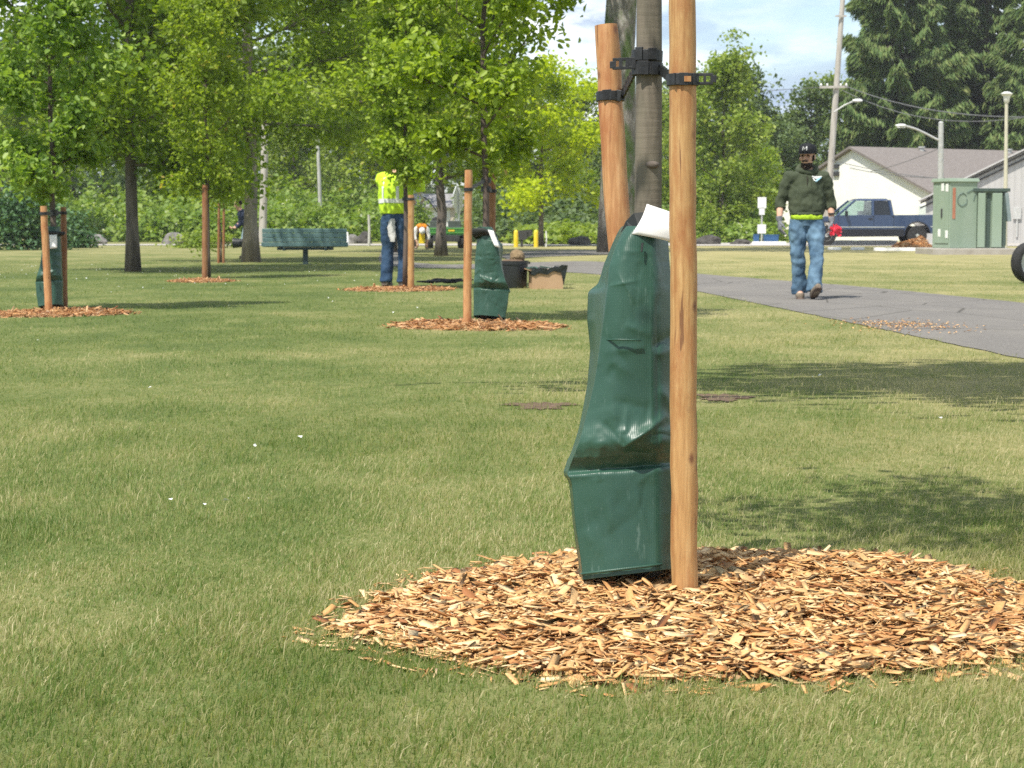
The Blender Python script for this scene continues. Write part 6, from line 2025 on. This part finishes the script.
def patch(pts2, y, sub=6):
    """flat polygon strip between two polylines in x, z"""
    m = MB(); (a0, a1), (b0, b1) = pts2
    vs = []
    for i in range(sub + 1):
        f = i / sub
        vs += [(a0[0] + (a1[0] - a0[0]) * f, y, a0[1] + (a1[1] - a0[1]) * f), (b0[0] + (b1[0] - b0[0]) * f, y, b0[1] + (b1[1] - b0[1]) * f)]
    m.add(vs, [(2 * i, 2 * i + 1, 2 * i + 3, 2 * i + 2) for i in range(sub)])
    return m
on_cloth(patch((((0.075, 1.478), (0.165, 1.474)), ((0.075, 1.462), (0.165, 1.458))), -0.2), 'chest_print', SIGN_WHITE, hood)
on_cloth(patch((((0.078, 1.446), (0.115, 1.450)), ((0.078, 1.430), (0.115, 1.432))), -0.2), 'chest_print', SIGN_WHITE, hood)
on_cloth(patch((((0.108, 1.440), (0.166, 1.452)), ((0.112, 1.408), (0.160, 1.402))), -0.2), 'chest_print', LOGO_BLUE, hood)
on_cloth(patch((((0.122, 1.428), (0.152, 1.432)), ((0.124, 1.416), (0.150, 1.418))), -0.2), 'chest_print', SIGN_WHITE, hood, 0.008)
for sx in (-0.022, 0.024):
    mb = MB(); mb.tube([(sx, -0.13, 1.50), (sx * 1.3, -0.17, 1.42), (sx * 1.2, -0.185, 1.34)], 0.005, 5); on_cloth(mb, 'drawstring', BEARD, hood, 0.004)
# cap with brim and white letter, beard, hair
def on_head(m, name, mat, parent=t, vox=0, smooth=True):
    d = MB(); add_x(d, m, M)
    return organic(d, name, mat, parent, vox, 2) if vox else d.build(name, mat, parent, smooth=smooth)
m = MB()
prof = [(0.094, 0.030), (0.097, 0.055), (0.092, 0.090), (0.074, 0.122), (0.040, 0.140), (0.003, 0.145)]
m.lathe(prof, (0, 0.010, 0), 24); m.v = [(x, (y - 0.01) * 1.16 + 0.01, z) for x, y, z in m.v]
cap = on_head(m, 'cap', CAP_BLACK)
m = MB()
br = [(0.082 * cos(a), -0.055 - 0.115 * sin(a), 0.040 - 0.012 * sin(a) - 0.008 * abs(cos(a)) ** 2) for a in np.linspace(0, pi, 14)]
m.add(br + [(x, y, z + 0.007) for x, y, z in br], [tuple(range(14)), tuple(range(27, 13, -1))] + [(i, i + 1, 15 + i, 14 + i) for i in range(13)] + [(13, 0, 14, 27)])
on_head(m, 'brim', CAP_BLACK, cap, 0, False)
m = MB()
ls = [(-0.022, 0.064), (-0.016, 0.106), (0.0, 0.078), (0.018, 0.108), (0.022, 0.064)]
m.tube([(x, -0.108 + (z - 0.06) * 0.42, z) for x, z in ls], 0.0058, 6)
on_head(m, 'cap_letter', SIGN_WHITE, cap)
m = MB(); m.ellipsoid((0, -0.018, -0.088), (0.064, 0.074, 0.052), 18, 12); m.tube([(-0.034, -0.088, -0.05), (0, -0.100, -0.040), (0.034, -0.088, -0.05)], 0.010, 8); m.ellipsoid((0, -0.060, -0.118), (0.038, 0.034, 0.030))
m.tube([(-0.072, -0.012, 0.02), (-0.070, -0.02, -0.05)], 0.014, 8); m.tube([(0.072, -0.012, 0.02), (0.070, -0.02, -0.05)], 0.014, 8)
on_head(m, 'beard', BEARD, t, 0.008)
m = MB(); m.ellipsoid((0, 0.030, 0.010), (0.080, 0.088, 0.070), 18, 12); on_head(m, 'hair', BEARD)
for s in 'rl':
    m = MB(); wr = Vector(J['wr_' + s]); d = Vector(J['hd_' + s]).normalized()
    m.tube([wr - d * 0.045, wr + d * 0.012], [0.040, 0.035], 14)
    hand(m, wr, d, J['pn_' + s], J['th_' + s], 1.22, 0.55)
    organic(m, 'glove', GLOVE, t, 0.0065, 2)
m = MB(); wl_ = Vector(J['wr_l']) + Vector((0.003, 0.005, 0.085)); m.tube([wl_ - Vector((0, 0, 0.010)), wl_ + Vector((0, 0, 0.010))], 0.041, 14); m.build('watch_strap', BLACK_PLASTIC, t)
shoes(t, J)
# red tape bundle in his left hand
hp = Vector(gp) + Vector(J['wr_l']) + Vector((0.025, -0.09, -0.125))
m = MB(); rr = random.Random(5)
m.ellipsoid((0, 0, 0), (0.045, 0.04, 0.05), 10, 8)
for k in range(16):
    a = rr.uniform(0, 2 * pi); e = rr.uniform(-1.2, 1.2)
    p = Vector((0.035 * cos(a) * cos(e), 0.03 * sin(a), 0.04 * sin(e)))
    q = p + Vector((cos(a), 0.4 * sin(a), sin(e) - 0.25)).normalized() * rr.uniform(0.04, 0.085)
    r_ = q + Vector((rr.uniform(-.03, .03), rr.uniform(-.03, .03), -rr.uniform(0.01, 0.05)))
    strap(m, p, q, 0.036, 0.004); strap(m, q, r_, 0.034, 0.004)
m.v = [(x * 0.68, y * 0.68, z * 0.68 + 0.02) for x, y, z in m.v]
tag(m.build('tape_bundle', RED_TAPE, loc=hp), 'bright red bundle of crumpled tape in the walking man\'s hand', 'tape')

# --- worker in the lime jacket, tying the tree, back half turned
gw = on_ground(395.5, 287.2)
rzw = 2.72
Rm = Matrix.Rotation(-rzw, 3, 'Z')
SCW = 1.06
def wloc(px, py, d): return (Rm @ (at_depth(px, py, d) - Vector(gw))) / SCW
wr_r = wloc(420, 192.5, gw.y - 0.10); wr_l = wloc(409, 199, gw.y + 0.22)
J2 = dict(stout=1.0, pelvis=(0, 0.0, 0.95), waist=(0, -0.01, 1.12), chest=(0, -0.03, 1.34), neck=(0, -0.05, 1.50), head=(0.0, -0.10, 1.635), yaw=0.2, pitch=0.30,
          sh_r=(-0.195, -0.03, 1.42), el_r=Vector((-0.195, -0.03, 1.42)).lerp(Vector(wr_r), 0.5) + Vector((-0.07, 0.0, 0.02)), wr_r=wr_r, hd_r=(-0.3, -0.5, -0.7), pn_r=(0.6, 0, -0.6), th_r=(0, 0, 1),
          sh_l=(0.195, -0.03, 1.42), el_l=Vector((0.195, -0.03, 1.42)).lerp(Vector(wr_l), 0.5) + Vector((0.10, -0.06, -0.06)), wr_l=wr_l, hd_l=(0.2, -0.9, -0.15), pn_l=(-0.6, 0, -0.6), th_l=(0, 0, 1),
          hip_r=(-0.10, 0, 0.93), kn_r=(-0.12, -0.03, 0.50), an_r=(-0.13, 0.02, 0.085), toe_r=(-0.15, -0.16, 0.04),
          hip_l=(0.10, 0, 0.93), kn_l=(0.12, -0.02, 0.50), an_l=(0.13, 0.03, 0.085), toe_l=(0.16, -0.15, 0.04), curl=0.9)
t2, M2 = make_person('worker in lime safety jacket and dark jeans beside the short orange stake', gw, rzw, J2, scale=SCW)
jk, dj = make_clothes(t2, J2, None, None, (0.215, 0.232, 0.250, 0.185, 0.088), [0.112, 0.106, 0.094, 0.082, 0.066], ((0.165, 0.178, 0.172), [0.105, 0.112, 0.096, 0.082, 0.080, 0.088]), 0.96, (0, -0.005, 0.96), 0.028, JEANS_DARK, LIME, ('jacket', 'jeans'))
t_keep = t; t = t2
mb = MB(); mb.tube([(0, -0.012, 1.10), (0, -0.014, 1.155)], [0.213, 0.214], 28, ell=(1.0, 0.74), ref=(1, 0, 0), caps=False); on_cloth(mb, 'reflective_band', REFLECT, jk, 0.006)
mb = MB()
for sx in (-0.11, 0.11): mb.tube([(sx, 0.14, 1.16), (sx, 0.14, 1.30), (sx * .95, 0.10, 1.44)], 0.02, 6, ell=(1.0, .2), ref=(1, 0, 0))
on_cloth(mb, 'reflective_band', REFLECT, jk, 0.006)
t = t_keep
mm = MB(); mm.ellipsoid((0, 0.022, 0.050), (0.083, 0.095, 0.080), 18, 12); d_ = MB(); add_x(d_, mm, M2); d_.build('hair', cloth('brown_hair', (0.06, 0.03, 0.018), (0.11, 0.06, 0.035), 30), t2, smooth=True)
for s in 'rl':
    m = MB(); wr = Vector(J2['wr_' + s]); d = Vector(J2['hd_' + s]).normalized()
    m.tube([wr - d * 0.05, wr + d * 0.012], [0.046, 0.036], 14)
    hand(m, wr, d, J2['pn_' + s], J2['th_' + s], 1.2, 0.9)
    organic(m, 'glove', GLOVE_PALE, t2, 0.0065, 2)
shoes(t2, J2)
# rag in his hip pocket
m = MB(); rr = random.Random(8)
rag = []
for i in range(9):
    f = i / 8
    wv = 0.030 + 0.030 * sin(pi * f) + rr.uniform(-.008, .008)
    rag.append([(-0.035 + 0.012 * sin(5 * f) + wv * q, 0.148 + 0.012 * cos(3 * q + 4 * f), 0.90 - 0.30 * f) for q in (-1, -0.4, 0.4, 1)])
vs = [p for r_ in rag for p in r_] + [(x, y + 0.008, z) for r_ in rag for (x, y, z) in r_]
fs = []
for i in range(8):
    for j in range(3):
        a = i * 4 + j
        fs += [(a, a + 1, a + 5, a + 4), (36 + a, 36 + a + 4, 36 + a + 5, 36 + a + 1)]
for i in range(8): fs += [(i * 4, i * 4 + 4, 36 + i * 4 + 4, 36 + i * 4), (i * 4 + 3, 36 + i * 4 + 3, 36 + i * 4 + 7, i * 4 + 7)]
m.add(vs, fs); o = m.build('rag', GLOVE_PALE, smooth=True)
o.matrix_world = Matrix.Translation(gw) @ Matrix.Rotation(rzw, 4, 'Z') @ Matrix.Scale(SCW, 4)
tag(o, 'pale rag hanging from the hip pocket of the worker in lime', 'rag')
# black strap tail in his glove
m = MB(); e = Vector(at_depth(420, 195.5, gw.y - 0.1))
m.tube(catmull([e - e, at_depth(428, 200, gw.y - .1) - e, at_depth(437, 212, gw.y - .12) - e], 5), 0.017, 6, ell=(1, .5))
tag(m.build('tie_strap', BLACK_PLASTIC, loc=e), 'black strap end pointing down from the worker\'s raised glove', 'strap')

# --- person bending beside the cart
gb = on_ground(421.5, 249.2)
J3 = dict(stout=0.95, pelvis=(0, 0.16, 0.62), waist=(0, 0.0, 0.72), chest=(0, -0.20, 0.74), neck=(0, -0.36, 0.70), head=(0, -0.46, 0.62), yaw=0.0, pitch=1.1,
          sh_r=(-0.19, -0.26, 0.72), el_r=(-0.24, -0.33, 0.45), wr_r=(-0.17, -0.38, 0.22), hd_r=(0.1, -0.1, -1), pn_r=(0, 1, 0), th_r=(1, 0, 0),
          sh_l=(0.19, -0.26, 0.72), el_l=(0.24, -0.33, 0.45), wr_l=(0.17, -0.38, 0.22), hd_l=(-0.1, -0.1, -1), pn_l=(0, 1, 0), th_l=(-1, 0, 0),
          hip_r=(-0.10, 0.18, 0.58), kn_r=(-0.21, -0.12, 0.42), an_r=(-0.19, 0.10, 0.085), toe_r=(-0.20, -0.08, 0.04),
          hip_l=(0.10, 0.18, 0.58), kn_l=(0.21, -0.12, 0.42), an_l=(0.19, 0.10, 0.085), toe_l=(0.20, -0.08, 0.04), curl=0.6)
t3, M3 = make_person('person in white and orange bending down left of the green cart', gb, 0.1, J3)
make_clothes(t3, J3, None, None, (0.17, 0.19, 0.20, 0.16, 0.085), [0.08, 0.08, 0.068, 0.058, 0.052], ((0.16, 0.17, 0.165), [0.10, 0.105, 0.09, 0.075, 0.07, 0.075]), 0.5, (0, 0.12, 0.66), 0.015, DARK_METAL, WHITE_CLOTH, ('shirt', 'trousers'))
m = MB(); m.tube(catmull([Vector((0, -0.08, 0.735)), Vector((0, -0.22, 0.75)), Vector((0, -0.34, 0.70))], 4), [0.212, 0.212, 0.214, 0.214, 0.215, 0.21, 0.19, 0.17, 0.15], 20, ell=(1.0, .76), ref=(1, 0, 0)); organic(m, 'vest', ORANGE_CLOTH, t3, 0.012, 3, 0.01)
m = MB(); m.prism([(-0.09, 0.60), (0.09, 0.60), (0.11, 0.20), (-0.11, 0.20)], -0.40, -0.36); organic(m, 'apron', YELLOW_CLOTH, t3, 0.012, 3, 0.01)
mm = MB(); mm.ellipsoid((0, 0.010, 0.055), (0.11, 0.13, 0.10), 18, 12); d_ = MB(); add_x(d_, mm, M3); d_.build('hard_hat', WHITE_CLOTH, t3, smooth=True)
shoes(t3, J3)

# --- person half hidden behind the pale trunk, carrying a potted sapling
gh_ = on_ground(246, 258.5)
J4 = dict(stout=0.9, pelvis=(0, 0.05, 0.80), waist=(0, 0.0, 0.95), chest=(0, -0.08, 1.12), neck=(0, -0.13, 1.25), head=(0, -0.18, 1.37), yaw=-0.2, pitch=0.3,
          sh_r=(-0.17, -0.08, 1.18), el_r=(-0.22, -0.10, 0.92), wr_r=(-0.10, -0.28, 0.78), hd_r=(0.5, -0.8, -0.1), pn_r=(0, 0, 1), th_r=(-1, 0, 0),
          sh_l=(0.17, -0.08, 1.18), el_l=(0.22, -0.10, 0.92), wr_l=(0.10, -0.28, 0.78), hd_l=(-0.5, -0.8, -0.1), pn_l=(0, 0, 1), th_l=(1, 0, 0),
          hip_r=(-0.09, 0.05, 0.78), kn_r=(-0.10, -0.05, 0.43), an_r=(-0.10, 0.04, 0.085), toe_r=(-0.11, -0.13, 0.04),
          hip_l=(0.09, 0.05, 0.78), kn_l=(0.10, -0.03, 0.43), an_l=(0.10, 0.06, 0.085), toe_l=(0.11, -0.11, 0.04), curl=0.7)
t4, M4 = make_person('person in navy top and pale jeans half hidden behind the flared trunk', gh_, -1.25, J4)
make_clothes(t4, J4, None, None, (0.165, 0.17, 0.175, 0.14, 0.08), [0.075, 0.075, 0.065, 0.055, 0.048], ((0.145, 0.155, 0.15), [0.092, 0.095, 0.082, 0.07, 0.068, 0.075]), 0.85, (0, 0.04, 0.83), 0.015, JEANS_PALE, NAVY, ('shirt', 'jeans'))
mm = MB(); mm.ellipsoid((0, 0.024, 0.045), (0.084, 0.096, 0.085), 18, 12); d_ = MB(); add_x(d_, mm, M4); d_.build('hair', BEARD, t4, smooth=True)
shoes(t4, J4)
pc = at_depth(239.5, 243, gh_.y - 0.12)
t5 = thing('potted_sapling', 'sapling in a black pot carried sideways by the half hidden person', 'plant pot', pc)
m = MB(); m.lathe([(0.10, 0.12), (0.125, -0.14), (0.135, -0.14), (0.135, -0.165), (0.12, -0.165)], (0, 0, 0), 20, 'x'); m.build('pot', BLACK_POT, t5, angle=40)
m = MB(); m.tube([(-0.15, 0, 0), (-0.4, 0.02, 0.005), (-0.75, 0.0, 0.0)], [0.016, 0.013, 0.009], 6); m.build('stem', BARK_RED, t5)
rng = np.random.default_rng(6)
Cc = np.stack([-0.75 + rng.normal(0, 0.22, 240) - 0.15, rng.normal(0, 0.14, 240), rng.normal(0, 0.13, 240)], 1)
link('foliage', leaf_mesh('foliage', Cc, 0.09, LF_LIGHT, rng, 0.4), t5)

# scattered bark and chips blown onto the path edge
g = on_ground(898, 327)
rng = np.random.default_rng(31)
n = 420
C = np.stack([rng.normal(0, 0.30, n), rng.normal(0, 0.45, n), np.full(n, 0.012)], 1)
o = link('path_debris', leaf_mesh('path_debris', C, 0.034, CHIPS, rng, 4.0, None, 0, 0.45), loc=(g.x, g.y, 0.006))
tag(o, 'tan wood debris lying on the asphalt path by its near edge', 'debris', kind='stuff')

# the damp air over the park: even pale haze
hz, nt = new_mat('air')
v = N(nt, 'ShaderNodeVolumePrincipled')
v.inputs['Color'].default_value = (0.93, 0.96, 1.0, 1)
v.inputs['Density'].default_value = 0.0003
v.inputs['Anisotropy'].default_value = 0.0
o_ = N(nt, 'ShaderNodeOutputMaterial')
L(nt, v.outputs[0], o_.inputs['Volume'])
mb = MB(); mb.box((0, 270, 18), (860, 740, 38))
tag(mb.build('haze', hz), 'thin pale haze in the air over the whole park', 'haze', kind='stuff')
